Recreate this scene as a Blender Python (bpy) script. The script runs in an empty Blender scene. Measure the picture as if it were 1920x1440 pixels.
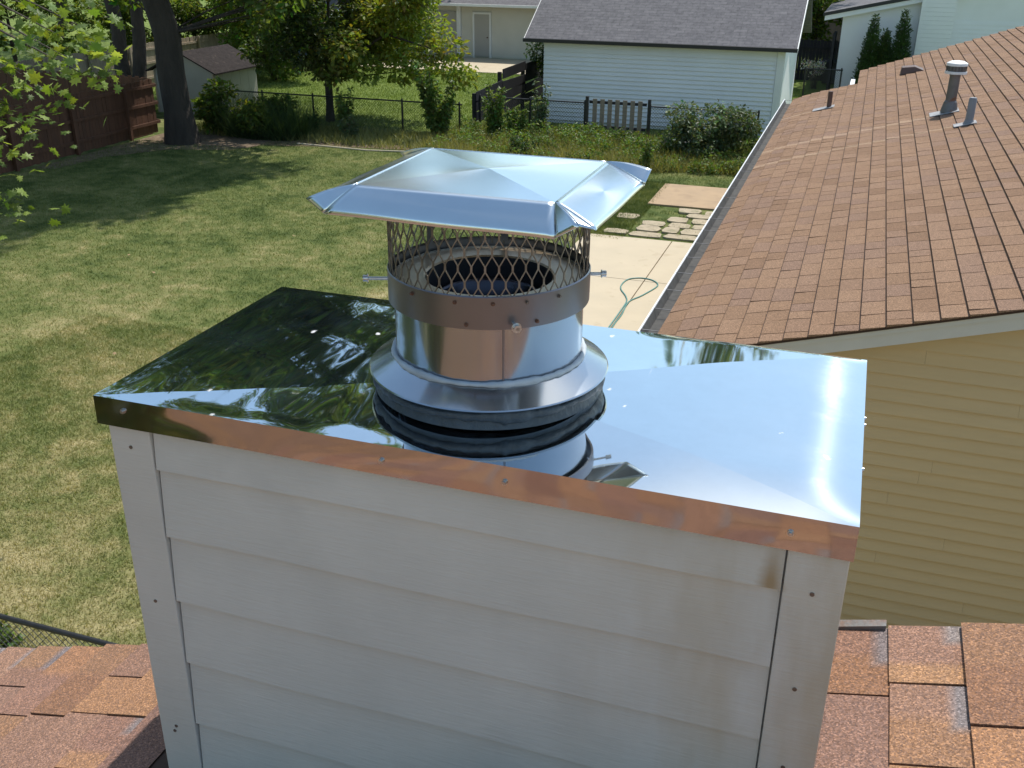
import bpy, math, random
import numpy as np
from mathutils import Vector, Matrix
S = bpy.context.scene
COL = S.collection
# ---------------------------------------------------------------- camera, sky, sun, exposure
K = 6.0                                                   # camera height above the lawn (m)
PITCH, YAW, ROLL = math.radians(24.13), math.radians(18.643), math.radians(.482)
cf = Vector((-math.sin(YAW)*math.cos(PITCH), math.cos(YAW)*math.cos(PITCH), -math.sin(PITCH)))
cr0 = Vector((math.cos(YAW), math.sin(YAW), 0)); cu0 = cr0.cross(cf)
cr = math.cos(ROLL)*cr0 + math.sin(ROLL)*cu0; cu = -math.sin(ROLL)*cr0 + math.cos(ROLL)*cu0
cam = bpy.data.objects.new('camera', bpy.data.cameras.new('camera')); COL.objects.link(cam)
cam.matrix_world = Matrix(((cr.x, cu.x, -cf.x, 0), (cr.y, cu.y, -cf.y, 0), (cr.z, cu.z, -cf.z, K), (0, 0, 0, 1)))
cam.data.sensor_width = 36; cam.data.lens = 1877.5/1920*36; cam.data.clip_start = .05; cam.data.clip_end = 2000
S.camera = cam
SUN = Vector((.17, .50, 1.0)).normalized()                # towards the sun
w = bpy.data.worlds.new('World'); S.world = w; w.use_nodes = True
nt = w.node_tree; bg = nt.nodes['Background']
sky = nt.nodes.new('ShaderNodeTexSky'); sky.sky_type = 'NISHITA'; sky.sun_disc = False
sky.sun_elevation = math.asin(SUN.z); sky.sun_rotation = math.atan2(SUN.x, SUN.y)
sky.air_density = 1.0; sky.dust_density = .8; sky.ozone_density = .8
wbm = nt.nodes.new('ShaderNodeMix'); wbm.data_type = 'RGBA'; wbm.blend_type = 'MULTIPLY'; wbm.inputs[0].default_value = 1; wbm.inputs[7].default_value = (.98, 1.0, .90, 1)
nt.links.new(sky.outputs[0], wbm.inputs[6]); nt.links.new(wbm.outputs[2], bg.inputs[0]); bg.inputs[1].default_value = .15
sl = bpy.data.lights.new('sun', 'SUN'); sl.energy = 3.3; sl.angle = math.radians(.53); sl.color = (1, .95, .87)
so = bpy.data.objects.new('sun', sl); COL.objects.link(so)
so.rotation_euler = SUN.to_track_quat('Z', 'Y').to_euler(); so.location = (0, 0, 40)
S.view_settings.view_transform = 'Standard'; S.view_settings.look = 'None'
S.view_settings.exposure = .62; S.view_settings.gamma = 1
S.cycles.max_bounces = 8; S.cycles.transparent_max_bounces = 8

# ---------------------------------------------------------------- helpers
def origin(o):
    v = Vector((0, 0, 0))
    while o is not None: v += o.location; o = o.parent
    return v
def tag(o, label=None, cat=None, group=None, kind=None):
    if label: o['label'] = label
    if cat: o['category'] = cat
    if group: o['group'] = group
    if kind: o['kind'] = kind
    return o
def thing(name, loc, label, cat, group=None):
    o = bpy.data.objects.new(name, None); COL.objects.link(o); o.location = loc; o.empty_display_size = .1
    return tag(o, label, cat, group)
def link(name, me, m, parent=None, loc=(0, 0, 0)):
    o = bpy.data.objects.new(name, me); COL.objects.link(o)
    if m is not None and not me.materials: me.materials.append(m)
    o.parent = parent; o.location = loc
    return o
class MB:
    def __init__(s): s.v = []; s.f = []; s.sm = []
    def add(s, vs, fs, smooth=False):
        n = len(s.v); s.v += [tuple(v) for v in vs]; s.f += [tuple(i+n for i in f) for f in fs]; s.sm += [smooth]*len(fs); return s
    def box(s, x0, x1, y0, y1, z0, z1):
        return s.add([(x0,y0,z0),(x1,y0,z0),(x1,y1,z0),(x0,y1,z0),(x0,y0,z1),(x1,y0,z1),(x1,y1,z1),(x0,y1,z1)],
                     [(3,2,1,0),(4,5,6,7),(0,1,5,4),(1,2,6,5),(2,3,7,6),(3,0,4,7)])
    def hexa(s, p):      # 8 points: bottom 4 ccw, top 4 ccw
        return s.add(p, [(3,2,1,0),(4,5,6,7),(0,1,5,4),(1,2,6,5),(2,3,7,6),(3,0,4,7)])
    def bar(s, a, b, w, t, up=(0, 0, 1)):
        a = Vector(a); b = Vector(b); d = (b-a).normalized(); u = Vector(up)
        if abs(d.dot(u)) > .98: u = Vector((1, 0, 0))
        x = d.cross(u).normalized()*w/2; y = x.normalized().cross(d)*t/2
        return s.hexa([a-x-y, a+x-y, a+x+y, a-x+y, b-x-y, b+x-y, b+x+y, b-x+y])
    def tube(s, pts, rs, n=10, cap=True):
        pts = [Vector(p) for p in pts]
        if not hasattr(rs, '__len__'): rs = [rs]*len(pts)
        vs = []; fs = []
        for i, p in enumerate(pts):
            d = (pts[min(i+1, len(pts)-1)]-pts[max(i-1, 0)]).normalized()
            u = Vector((0, 0, 1)) if abs(d.z) < .9 else Vector((1, 0, 0))
            x = d.cross(u).normalized(); y = x.cross(d)
            vs += [p+(x*math.cos(a)+y*math.sin(a))*rs[i] for a in [2*math.pi*k/n for k in range(n)]]
        for i in range(len(pts)-1):
            for k in range(n):
                fs.append((i*n+k, (i+1)*n+k, (i+1)*n+(k+1) % n, i*n+(k+1) % n))
        s.add(vs, fs, True)
        if cap:
            e = (len(pts)-1)*n
            s.add(vs[:n], [tuple(range(n))]); s.add(vs[e:], [tuple(range(n))[::-1]])
        return s
    def lathe(s, c, prof, n=96, a0=0, a1=2*math.pi, crisp=True):
        c = Vector(c); full = abs(a1-a0-2*math.pi) < 1e-6; m = n if full else n+1
        ring = lambda r, z: [c+Vector((r*math.cos(a0+(a1-a0)*k/n), r*math.sin(a0+(a1-a0)*k/n), z)) for k in range(m)]
        if crisp:
            for (r0, z0), (r1, z1) in zip(prof, prof[1:]):
                s.add(ring(r0, z0)+ring(r1, z1), [(k, (k+1) % m, m+(k+1) % m, m+k) for k in range(n)], True)
        else:
            vs = []; fs = []
            for r, z in prof: vs += ring(r, z)
            for i in range(len(prof)-1): fs += [(i*m+k, i*m+(k+1) % m, (i+1)*m+(k+1) % m, (i+1)*m+k) for k in range(n)]
            s.add(vs, fs, True)
        return s
    def grid(s, fn, nu, nv, smooth=True):
        vs = [fn(i/nu, j/nv) for j in range(nv+1) for i in range(nu+1)]
        return s.add(vs, [(j*(nu+1)+i, j*(nu+1)+i+1, (j+1)*(nu+1)+i+1, (j+1)*(nu+1)+i) for j in range(nv) for i in range(nu)], smooth)
    def poly_prism(s, pts, z0, z1):
        n = len(pts)
        return s.add([(x, y, z0) for x, y in pts]+[(x, y, z1) for x, y in pts],
                     [tuple(range(n))[::-1], tuple(range(n, 2*n))]+[(i, (i+1) % n, n+(i+1) % n, n+i) for i in range(n)])
    def mesh(s, name, off=Vector((0, 0, 0))):
        me = bpy.data.meshes.new(name); me.from_pydata([tuple(Vector(v)-off) for v in s.v], [], s.f)
        me.polygons.foreach_set('use_smooth', s.sm); me.update(); return me
    def build(s, name, m, parent=None, bevel=0):
        o = link(name, s.mesh(name, origin(parent)), m, parent)
        if bevel:
            b = o.modifiers.new('bevel', 'BEVEL'); b.width = bevel; b.segments = 2; b.limit_method = 'ANGLE'; b.angle_limit = .6
        return o
def npmesh(name, V, F, smooth=False, colors=None):
    """V (n,3), F (m,k) faces all of k corners; colors (n,3) per vertex"""
    me = bpy.data.meshes.new(name); n, m, k = len(V), len(F), F.shape[1]
    me.vertices.add(n); me.vertices.foreach_set('co', np.ascontiguousarray(V, np.float32).ravel())
    me.loops.add(m*k); me.loops.foreach_set('vertex_index', np.ascontiguousarray(F, np.int32).ravel())
    me.polygons.add(m); me.polygons.foreach_set('loop_start', np.arange(0, m*k, k, dtype=np.int32))
    me.polygons.foreach_set('loop_total', np.full(m, k, np.int32)); me.polygons.foreach_set('use_smooth', np.full(m, smooth))
    if colors is not None:
        a = me.color_attributes.new('tint', 'FLOAT_COLOR', 'POINT')
        a.data.foreach_set('color', np.concatenate([colors, np.ones((n, 1))], 1).astype(np.float32).ravel())
    me.update(calc_edges=True); return me

# ---------------------------------------------------------------- materials
class N:
    def __init__(s, name):
        s.m = bpy.data.materials.new(name); s.m.use_nodes = True; s.t = s.m.node_tree; s.t.nodes.clear()
        s.out = s.t.nodes.new('ShaderNodeOutputMaterial')
    def n(s, typ, ins=None, **kw):
        d = s.t.nodes.new(typ)
        for k, v in kw.items(): setattr(d, k, v)
        for k, v in (ins or {}).items(): s.set(d.inputs[k], v)
        return d
    def set(s, inp, v):
        if isinstance(v, bpy.types.NodeSocket): s.t.links.new(v, inp)
        elif isinstance(v, (tuple, list)) and len(v) == 3 and inp.type == 'RGBA': inp.default_value = (*v, 1)
        else: inp.default_value = v
    def pos(s): return s.n('ShaderNodeNewGeometry').outputs['Position']
    def map(s, v, scale=(1, 1, 1), rot=(0, 0, 0)): return s.n('ShaderNodeMapping', {'Vector': v, 'Scale': scale, 'Rotation': rot}).outputs[0]
    def noise(s, v, scale, detail=4, rough=.55, out='Fac'):
        return s.n('ShaderNodeTexNoise', {'Vector': v, 'Scale': scale, 'Detail': detail, 'Roughness': rough}).outputs[out]
    def ramp(s, f, stops):
        r = s.n('ShaderNodeValToRGB', {'Fac': f}); e = r.color_ramp.elements
        while len(e) < len(stops): e.new(.5)
        for q, (p, c) in zip(e, stops): q.position = p; q.color = (*c, 1) if hasattr(c, '__len__') else (c, c, c, 1)
        return r.outputs[0]
    def mix(s, f, a, b, bt='MIX'):
        d = s.n('ShaderNodeMix', data_type='RGBA', blend_type=bt)
        s.set(d.inputs[0], f); s.set(d.inputs[6], a); s.set(d.inputs[7], b); return d.outputs[2]
    def math(s, op, a, b=0.0, c=0.0):
        d = s.n('ShaderNodeMath', operation=op); s.set(d.inputs[0], a); s.set(d.inputs[1], b); s.set(d.inputs[2], c); return d.outputs[0]
    def bump(s, h, strength, dist=.01): return s.n('ShaderNodeBump', {'Height': h, 'Strength': strength, 'Distance': dist}).outputs[0]
    def bsdf(s, **kw):
        b = s.n('ShaderNodeBsdfPrincipled'); al = {'color': 'Base Color', 'rough': 'Roughness', 'metal': 'Metallic', 'normal': 'Normal', 'aniso': 'Anisotropic', 'spec': 'Specular IOR Level', 'tangent': 'Tangent', 'trans': 'Transmission Weight'}
        for k, v in kw.items(): s.set(b.inputs[al[k]], v)
        return b.outputs[0]
    def done(s, sh): s.t.links.new(sh, s.out.inputs[0]); return s.m
def plain(name, col, rough=.7, var=.2, scale=6, bump=.15, bscale=60, metal=0, dist=.004, stretch=(1, 1, 1), dirt=None, spec=.5):
    a = N(name); p = a.map(a.pos(), stretch); f = a.noise(p, scale, 5)
    lo = tuple(c*(1-var) for c in col); hi = tuple(min(1, c*(1+var)) for c in col)
    c = a.ramp(f, [(.25, lo), (.75, hi)])
    if dirt: c = a.mix(a.ramp(a.noise(a.pos(), dirt[1], 6, .65), [(dirt[2], 0.), (dirt[2]+.15, 1.)]), c, dirt[0])
    nb = a.noise(p, bscale, 4)
    return a.done(a.bsdf(color=c, rough=a.math('MULTIPLY_ADD', f, .2, rough-.1), metal=metal, normal=a.bump(nb, bump, dist), spec=spec))
def leafmat(name, base, trans=.4, rough=.5):
    a = N(name); at = a.n('ShaderNodeAttribute', attribute_name='tint').outputs['Color']
    c = a.mix(1.0, base, at, 'MULTIPLY')
    ct = a.mix(1.0, c, (1.3, 1.25, .45), 'MULTIPLY')
    p = a.bsdf(color=c, rough=rough, spec=.35); t = a.n('ShaderNodeBsdfTranslucent', {'Color': ct}).outputs[0]
    d = a.n('ShaderNodeMixShader', {0: trans, 1: p, 2: t}).outputs[0]
    return a.done(d)
# lawn colour, shared by soil and blades so the dry patches line up
def lawn_color(a):
    p = a.pos(); sep = a.n('ShaderNodeSeparateXYZ', {0: p}).outputs
    n1 = a.noise(p, .55, 6, .65); n2 = a.noise(p, 2.6, 5, .7); n3 = a.noise(p, 30, 3, .7)
    dry = a.math('ADD', a.math('MULTIPLY', n1, .55), a.math('MULTIPLY', n2, .45))
    dry = a.math('MULTIPLY_ADD', dry, 1.25, -.145)
    near = a.math('MULTIPLY_ADD', sep[1], -.011, .155)            # the lawn is burnt near the house
    dry = a.math('ADD', dry, a.math('MAXIMUM', near, -.06))
    dry = a.math('ADD', dry, a.math('MULTIPLY_ADD', n3, .22, -.11))
    c = a.ramp(dry, [(.33, (.074, .105, .032)), (.43, (.14, .168, .058)), (.52, (.205, .212, .088)), (.62, (.325, .29, .15)), (.76, (.47, .40, .245))])
    lush = a.ramp(a.noise(p, .8, 5, .6), [(.3, (.125, .18, .04)), (.7, (.20, .255, .075))])
    back = a.math('GREATER_THAN', sep[1], 31.2)
    return a.mix(back, c, lush), n3
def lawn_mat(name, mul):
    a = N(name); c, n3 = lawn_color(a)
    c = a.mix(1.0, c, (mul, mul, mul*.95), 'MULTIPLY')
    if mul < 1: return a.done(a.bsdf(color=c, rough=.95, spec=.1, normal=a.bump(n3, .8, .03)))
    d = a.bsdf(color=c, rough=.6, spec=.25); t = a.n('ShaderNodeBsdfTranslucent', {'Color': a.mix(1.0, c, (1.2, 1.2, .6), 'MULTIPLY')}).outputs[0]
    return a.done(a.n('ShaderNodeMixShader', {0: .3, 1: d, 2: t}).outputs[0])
def shingle_mat(name, cols, rnd, gran=260):
    """granule-covered asphalt; rnd: 'object' random per object, 'attr' from the tint attribute"""
    a = N(name); p = a.pos()
    r = a.n('ShaderNodeObjectInfo').outputs['Random'] if rnd == 'object' else a.n('ShaderNodeAttribute', attribute_name='tint').outputs['Fac']
    base = a.ramp(r, [(i/(len(cols)-1), c) for i, c in enumerate(cols)])
    if rnd == 'attr': base = a.ramp(r, [(i/(len(cols)-1), c) for i, c in enumerate(cols)])
    blot = a.noise(p, 1.1, 5, .6); base = a.mix(a.math('MULTIPLY', blot, .35), base, (.21, .138, .09))
    sp = a.n('ShaderNodeSeparateXYZ', {0: p}).outputs          # pale run-off stains below the vents
    for yv, xv, wv in ((17.75, 1.2, .13), (16.45, 1.4, .10), (21.4, -.75, .12)):
        dy = a.math('ABSOLUTE', a.math('ADD', a.math('SUBTRACT', sp[1], yv), a.math('MULTIPLY_ADD', a.noise(p, 1.5, 2), .2, -.1)))
        k = a.math('MULTIPLY', a.ramp(a.math('DIVIDE', dy, wv), [(.45, 1.), (1, 0.)]), a.math('LESS_THAN', sp[0], xv))
        base = a.mix(a.math('MULTIPLY', k, .38), base, (.42, .31, .21))
    g = a.n('ShaderNodeTexVoronoi', {'Vector': p, 'Scale': gran}).outputs['Color']
    gv = a.n('ShaderNodeSeparateColor', {0: g}).outputs[0]
    c = a.mix(1.0, base, a.ramp(gv, [(0, .38), (.5, .9), (1, 1.75)]), 'MULTIPLY')
    return a.done(a.bsdf(color=c, rough=.9, spec=.2, normal=a.bump(gv, .5, .003)))
M = {}
M['white_paint'] = plain('white_paint', (.60, .59, .56), .55, .05, 3, .1, 90, stretch=(1, 1, 1))
M['screw'] = plain('screw_metal', (.18, .15, .13), .5, .3, 200, .2, 300, metal=.8)
M['rust_screw'] = plain('rusty_screw', (.16, .08, .05), .7, .3, 200, .2, 300, metal=.4)
M['bolt'] = plain('zinc_bolt', (.55, .55, .55), .32, .15, 60, .1, 200, metal=1)
M['black'] = plain('flue_black', (.012, .013, .02), .6, .3, 12, .2, 80)  # inside of the flue, coloured black
M['inner'] = plain('inner_liner_metal', (.06, .065, .09), .28, .25, 9, .1, 80, metal=.9)
M['caulk'] = plain('grey_caulk', (.42, .46, .50), .6, .15, 30, .6, 55, dist=.006)
M['dark_caulk'] = plain('dark_caulk', (.05, .065, .08), .5, .3, 25, .8, 45, dist=.008)
M['concrete'] = plain('concrete', (.47, .40, .29), .85, .07, 1.3, .12, 120, dirt=((.36, .29, .2), 1.7, .58))
M['pad'] = plain('red_concrete', (.36, .255, .155), .85, .1, 2, .15, 100, dirt=((.30, .21, .13), 2.2, .5))
M['stone'] = plain('flagstone', (.36, .30, .21), .9, .2, 5, .5, 30, dirt=((.16, .16, .08), 4, .55))
M['hose'] = plain('hose_rubber', (.10, .25, .23), .4, .1, 10, .1, 60)
M['black_metal'] = plain('black_coated_steel', (.018, .018, .02), .45, .2, 20, .1, 90)
M['wire'] = plain('black_wire', (.03, .032, .034), .45, .2, 20, .1, 90)
M['tan'] = plain('tan_vinyl', (.55, .42, .235), .55, .05, 2, .08, 130, stretch=(.4, 1, 4))
M['fascia'] = plain('grey_white_fascia', (.52, .52, .50), .5, .05, 3, .05, 60)
M['gutter'] = plain('white_gutter', (.72, .73, .74), .4, .06, 4, .05, 50)
M['gutter_in'] = plain('gutter_dark', (.06, .058, .055), .9, .4, 14, .5, 40)  # inside of the gutter, coloured dark
M['galv'] = plain('galvanised_pipe', (.17, .165, .165), .5, .2, 9, .2, 60, metal=.55, dirt=((.20, .09, .045), 7, .56))
M['pvc'] = plain('grey_pipe', (.22, .225, .24), .55, .1, 9, .1, 60)
M['vent_cap'] = plain('pale_vent_cap', (.75, .75, .74), .45, .1, 12, .1, 50)
M['brown_metal'] = plain('brown_metal', (.10, .055, .045), .5, .15, 9, .1, 50)
M['lead'] = plain('flashing_lead', (.30, .30, .31), .6, .35, 9, .3, 40, metal=.3)
M['siding_white'] = plain('white_vinyl', (.82, .82, .83), .55, .04, 1.2, .05, 60)
M['trim_white'] = plain('white_trim', (.80, .80, .79), .5, .04, 2, .05, 60)
M['grey_roof'] = None
M['bark'] = plain('bark', (.04, .032, .025), .95, .45, 5, 1.0, 14, dist=.05, stretch=(1, 1, .25))
M['bark_dark'] = plain('dark_bark', (.06, .048, .038), .95, .4, 6, 1.0, 16, dist=.04, stretch=(1, 1, .3))
M['stain_wood'] = plain('stained_fence_wood', (.105, .046, .024), .8, .3, 3, .5, 40, stretch=(3, 3, .4))
M['grey_wood'] = plain('weathered_fence_wood', (.36, .29, .215), .85, .25, 3, .5, 40, stretch=(3, 3, .4))
M['dark_wood'] = plain('dark_painted_wood', (.028, .027, .031), .75, .3, 4, .4, 40, dirt=((.10, .085, .07), 5, .66), spec=.25)
M['gate_wood'] = plain('gate_slat_wood', (.25, .20, .15), .85, .2, 4, .5, 40, stretch=(3, 3, .4))
M['shed_wall'] = plain('shed_panel', (.33, .32, .28), .7, .08, 2, .1, 40)
M['shed_roof'] = plain('shed_shingle', (.035, .03, .03), .95, .4, 8, .6, 60, dist=.01, spec=.1, dirt=((.10, .08, .07), 5, .6))
M['mulch'] = plain('bare_soil', (.15, .105, .065), .95, .4, 4, .8, 24, dist=.03, dirt=((.30, .24, .16), 6, .55))
M['door'] = plain('door_paint', (.42, .40, .37), .5, .04, 2, .05, 50)
M['dark_glass'] = plain('dark_window', (.02, .025, .03), .1, .1, 5, 0, 50)
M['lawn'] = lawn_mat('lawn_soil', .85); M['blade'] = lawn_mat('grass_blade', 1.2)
SH = [(.19, .112, .068), (.235, .143, .088), (.255, .158, .10), (.21, .132, .095), (.24, .145, .088)]
M['wing_shingle'] = shingle_mat('wing_shingle_tab', SH, 'object', 300); M['wing_shingle_far'] = shingle_mat('wing_shingle_field', SH, 'attr', 300)
M['underlay'] = plain('shadowed_underlay', (.05, .03, .022), .95, .3, 8, .3, 60)  # dark colour stands in for the shadow lines between shingle tabs
def near_shingle():
    a = N('near_shingle'); p = a.pos(); c0 = a.n('ShaderNodeAttribute', attribute_name='tint').outputs['Color']
    r = a.n('ShaderNodeObjectInfo').outputs['Random']
    c0 = a.mix(1.0, c0, a.ramp(r, [(0, (.80, .74, .74)), (.35, (1, 1, 1)), (.7, (1.12, 1.05, .95)), (1, (.92, .84, .86))]), 'MULTIPLY')
    v = a.n('ShaderNodeTexVoronoi', {'Vector': p, 'Scale': 330.0}).outputs['Color']; gv = a.n('ShaderNodeSeparateColor', {0: v}).outputs
    c = a.mix(1.0, c0, a.ramp(gv[0], [(0, .5), (.45, .9), (.8, 1.15), (1, 1.7)]), 'MULTIPLY')
    c = a.mix(a.math('MULTIPLY', gv[1], .25), c, (.12, .12, .15))
    return a.done(a.bsdf(color=c, rough=.9, spec=.2, normal=a.bump(gv[0], .6, .003)))
M['near_shingle'] = near_shingle()
def grey_roof():
    a = N('grey_shingle_roof'); p = a.pos()
    b = a.n('ShaderNodeTexBrick', {'Vector': a.map(p, (1, 1.18, 0)), 'Color1': (.16, .155, .165), 'Color2': (.10, .098, .108), 'Mortar': (.06, .06, .065), 'Scale': 1.0, 'Mortar Size': .012, 'Brick Width': .45, 'Row Height': .15}).outputs[0]
    c = a.mix(.55, b, a.ramp(a.noise(p, 7, 5, .7), [(.3, (.09, .088, .095)), (.7, (.22, .21, .22))]))
    return a.done(a.bsdf(color=c, rough=.9, spec=.2, normal=a.bump(a.noise(p, 40, 4), .5, .01)))
M['grey_roof'] = grey_roof()
def chase_paint():
    a = N('chase_siding_paint'); p = a.pos()
    gr = a.noise(a.map(p, (2.2, 1, 26)), 9, 5, .6)
    w1 = a.noise(p, 3.2, 5, .6); c = a.ramp(w1, [(.3, (.57, .535, .475)), (.7, (.65, .61, .545))])
    sep = a.n('ShaderNodeSeparateXYZ', {0: p}).outputs
    st = a.noise(a.map(p, (1, 1, .25)), 7, 4, .6)             # drip stains, strongest beside the right corner board
    xr = a.ramp(sep[0], [(0, 0), (1, 1)]); m = a.math('MULTIPLY', a.math('SMOOTH_MAX', a.math('MULTIPLY_ADD', sep[0], 1.25, .53), 0, .05), a.ramp(st, [(.42, 0.), (.68, 1.)]))
    c = a.mix(a.math('MULTIPLY', m, .95), c, (.40, .29, .14))
    smg = a.ramp(a.noise(p, 1.9, 5, .6), [(.5, 0.), (.75, 1.)]); c = a.mix(a.math('MULTIPLY', smg, .3), c, (.27, .26, .25))
    # one rusty streak on the top board
    dx = a.math('ABSOLUTE', a.math('ADD', sep[0], .032)); dz = a.math('SUBTRACT', 5.06, sep[2])
    inz = a.math('MULTIPLY', a.math('GREATER_THAN', dz, -.085), a.math('LESS_THAN', dz, .0065))
    wid = a.math('MULTIPLY_ADD', dz, .16, .026)
    s2 = a.math('MULTIPLY', a.math('MULTIPLY', inz, a.ramp(a.math('MULTIPLY_ADD', dz, 11.0, .93), [(0, 0.), (.8, 1.)])), a.ramp(a.math('DIVIDE', a.math('MULTIPLY', dx, a.math('MULTIPLY_ADD', gr, .8, .6)), wid), [(.15, 1.), (1, 0.)]))
    c = a.mix(a.math('MULTIPLY', s2, .75), c, (.30, .17, .045))
    return a.done(a.bsdf(color=c, rough=.6, spec=.35, normal=a.bump(gr, .35, .0035)))
M['chase_paint'] = chase_paint()
def steel(name, col, r1, r2, mixf, bump=0, smudge=True, grain=(1, 1, 1)):
    a = N(name); p = a.pos()
    h = a.noise(a.map(p, grain), 9, 3); nrm = a.bump(h, bump, .002)
    c = a.ramp(a.noise(p, 14, 5, .7), [(.3, tuple(x*.95 for x in col)), (.7, col)])
    s1 = a.bsdf(color=c, metal=1.0, rough=r1, normal=nrm); s2 = a.bsdf(color=c, metal=1.0, rough=r2, aniso=1.0 if smudge else .5, normal=nrm, **({'tangent': a.n('ShaderNodeCombineXYZ', {0: 0.0, 1: 1.0, 2: 0.0}).outputs[0]} if smudge else {}))
    f = mixf
    if smudge: f = a.math('ADD', a.math('MULTIPLY', a.ramp(a.noise(p, 5, 6, .7), [(.48, 0.), (.8, 1.)]), .07), mixf)
    sh = a.n('ShaderNodeMixShader', {0: f, 1: s1, 2: s2}).outputs[0]
    if smudge:    # droppings, caulk smears and scratches
        v = a.n('ShaderNodeTexVoronoi', {'Vector': a.map(p, (1.0, .75, .2), (0, 0, .5)), 'Scale': 13.0, 'Randomness': 1.0}).outputs
        pick = a.math('GREATER_THAN', a.n('ShaderNodeSeparateColor', {0: v['Color']}).outputs[0], .45)
        d = a.math('ADD', v['Distance'], a.math('MULTIPLY_ADD', a.noise(p, 120, 4), .16, -.08))
        spot = a.math('MULTIPLY', a.ramp(d, [(.045, 1.), (.09, 0.)]), pick)
        sc = a.noise(a.map(p, (14, 1.2, 1), (0, 0, 1.15)), 3.0, 7, .8); scr = a.ramp(sc, [(.66, 0.), (.74, 1.)])
        k = a.math('MAXIMUM', a.math('MULTIPLY', spot, .75), a.math('MULTIPLY', scr, .30))
        dif = a.bsdf(color=(.72, .73, .72), rough=.8)
        sh = a.n('ShaderNodeMixShader', {0: k, 1: sh, 2: dif}).outputs[0]
    return a.done(sh)
M['mirror_steel'] = steel('polished_stainless', (.71, .765, .79), .03, .32, .026, .01)
M['skirt_steel'] = steel('polished_stainless_skirt', (.54, .50, .485), .06, .25, .15, .10, False, (1, 1, 1))
M['cap_steel'] = steel('stainless_cap_sheet', (.68, .745, .78), .15, .34, .3, .03, False)
M['pipe_steel'] = steel('brushed_flue_steel', (.44, .48, .52), .12, .34, .25, .03, False, (1, 1, .02))
M['band_steel'] = steel('dull_band_steel', (.24, .235, .255), .28, .5, .5, .04, False)
M['screen'] = plain('screen_wire_metal', (.22, .19, .165), .45, .3, 60, .1, 200, metal=.9)
M['ring'] = plain('top_plate_metal', (.36, .28, .19), .35, .25, 8, .1, 60, metal=.9)

# ---------------------------------------------------------------- the setting: ground
rng = np.random.default_rng(7); random.seed(7)
g = MB(); g.grid(lambda u, v: (-400+800*u, -300+800*v, 0), 8, 8, False)
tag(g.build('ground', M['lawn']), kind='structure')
# patio of concrete slabs, flagstones, red pad
pt = MB().box(-5.35, -1.3, 3.0, 20.75, .002, .02).build('patio', M['mulch']); tag(pt, kind='structure')
def slab(x0, x1, y0, y1, parent, m, z=.045, name='slab'):
    b = MB().box(x0, x1, y0, y1, .005, z); return b.build(name, m, parent, .006)
ys = [3.0, 5.9, 8.9, 11.9, 14.9, 17.95, 20.85]
for a_, b_ in zip(ys, ys[1:]):
    for x0, x1 in ((-5.35, -3.45), (-3.43, -1.3)):
        slab(x0, x1, a_+.008, b_-.008, pt, M['concrete'])
pad = MB().box(-4.62, -2.35, 23.95, 26.25, .002, .05).build('concrete_pad', M['pad'], None, .008); tag(pad, kind='structure')
fp = MB().box(-4.95, -2.3, 20.9, 23.93, .001, .006).build('flagstone_path', M['lawn']); tag(fp, kind='structure')
rr = random.Random(3)
yy = 21.05
while yy < 23.75:
    hh = rr.uniform(.34, .52); xx = -5.2 + rr.uniform(0, .3)
    while xx < -2.3:
        ww = rr.uniform(.38, .8)
        if rr.random() > (.12 if xx > -4.4 else .35) and not (yy > 22.6 and xx < -4.3):
            n = 8; cx, cy = xx+ww/2, yy+hh/2
            pts = [(cx+ww*.52*math.copysign(abs(math.cos(t))**.45, math.cos(t))*rr.uniform(.82, 1.04), cy+hh*.51*math.copysign(abs(math.sin(t))**.45, math.sin(t))*rr.uniform(.82, 1.04)) for t in [2*math.pi*(k+.3*rr.random())/n for k in range(n)]]
            MB().poly_prism(pts, .004, .035+rr.uniform(0, .025)).build('stone', M['stone'], fp, .008)
        xx += ww+.03
    yy += hh+.02
# bare soil under the big tree and along the fence
ml = MB(); pts = [(-21.5, 22.0), (-20.9, 22.2), (-20.7, 24.0), (-19.7, 25.6), (-17.9, 26.2), (-17.4, 27.2), (-14.5, 27.9), (-11.2, 28.4), (-11.0, 28.9), (-14.5, 28.6), (-18, 28.6), (-20.6, 28.8), (-21.5, 28.9)]
ml.add([(x, y, .006) for x, y in pts], [tuple(range(len(pts)))]); tag(ml.build('soil_bed', M['mulch']), kind='structure')
dv = MB().box(-24, -13.2, 46.6, 52.3, .001, .03).build('driveway', M['concrete']); tag(dv, kind='structure')

# ---------------------------------------------------------------- grass
def blades(n, xr, yr, keep, lo, hi, wid, seed, dens=None):
    r = np.random.default_rng(seed); out = []
    x = r.uniform(*xr, n); y = r.uniform(*yr, n)
    k = keep(x, y); x, y = x[k], y[k]; n = len(x)
    a = r.uniform(0, 2*np.pi, n); L = r.uniform(lo, hi, n); lean = r.uniform(0, 2*np.pi, n); la = r.uniform(.2, 1.1, n)*L
    wv = wid*r.uniform(.6, 1.3, n)
    b = np.stack([x, y, np.zeros(n)], 1); s_ = np.stack([np.cos(a)*wv, np.sin(a)*wv, np.zeros(n)], 1)
    t = b+np.stack([np.cos(lean)*la, np.sin(lean)*la, np.sqrt(np.maximum(L*L-la*la*.6, .0001))], 1)
    V = np.stack([b-s_, b+s_, t], 1).reshape(-1, 3); F = np.arange(3*n).reshape(-1, 3)
    return V, F
inlawn = lambda x, y: (x > -21.5) & (x < np.where(y < 20.9, -5.36, np.where(y < 23.9, -4.7, np.where(y < 26.4, -4.66, -2.0)))) & (x > -1.25*y-.6) & (y < 28.0) & ~((y > 26.0+.2*(x+12)*0) & (x < -17.5) & (y > 26.6))
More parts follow.
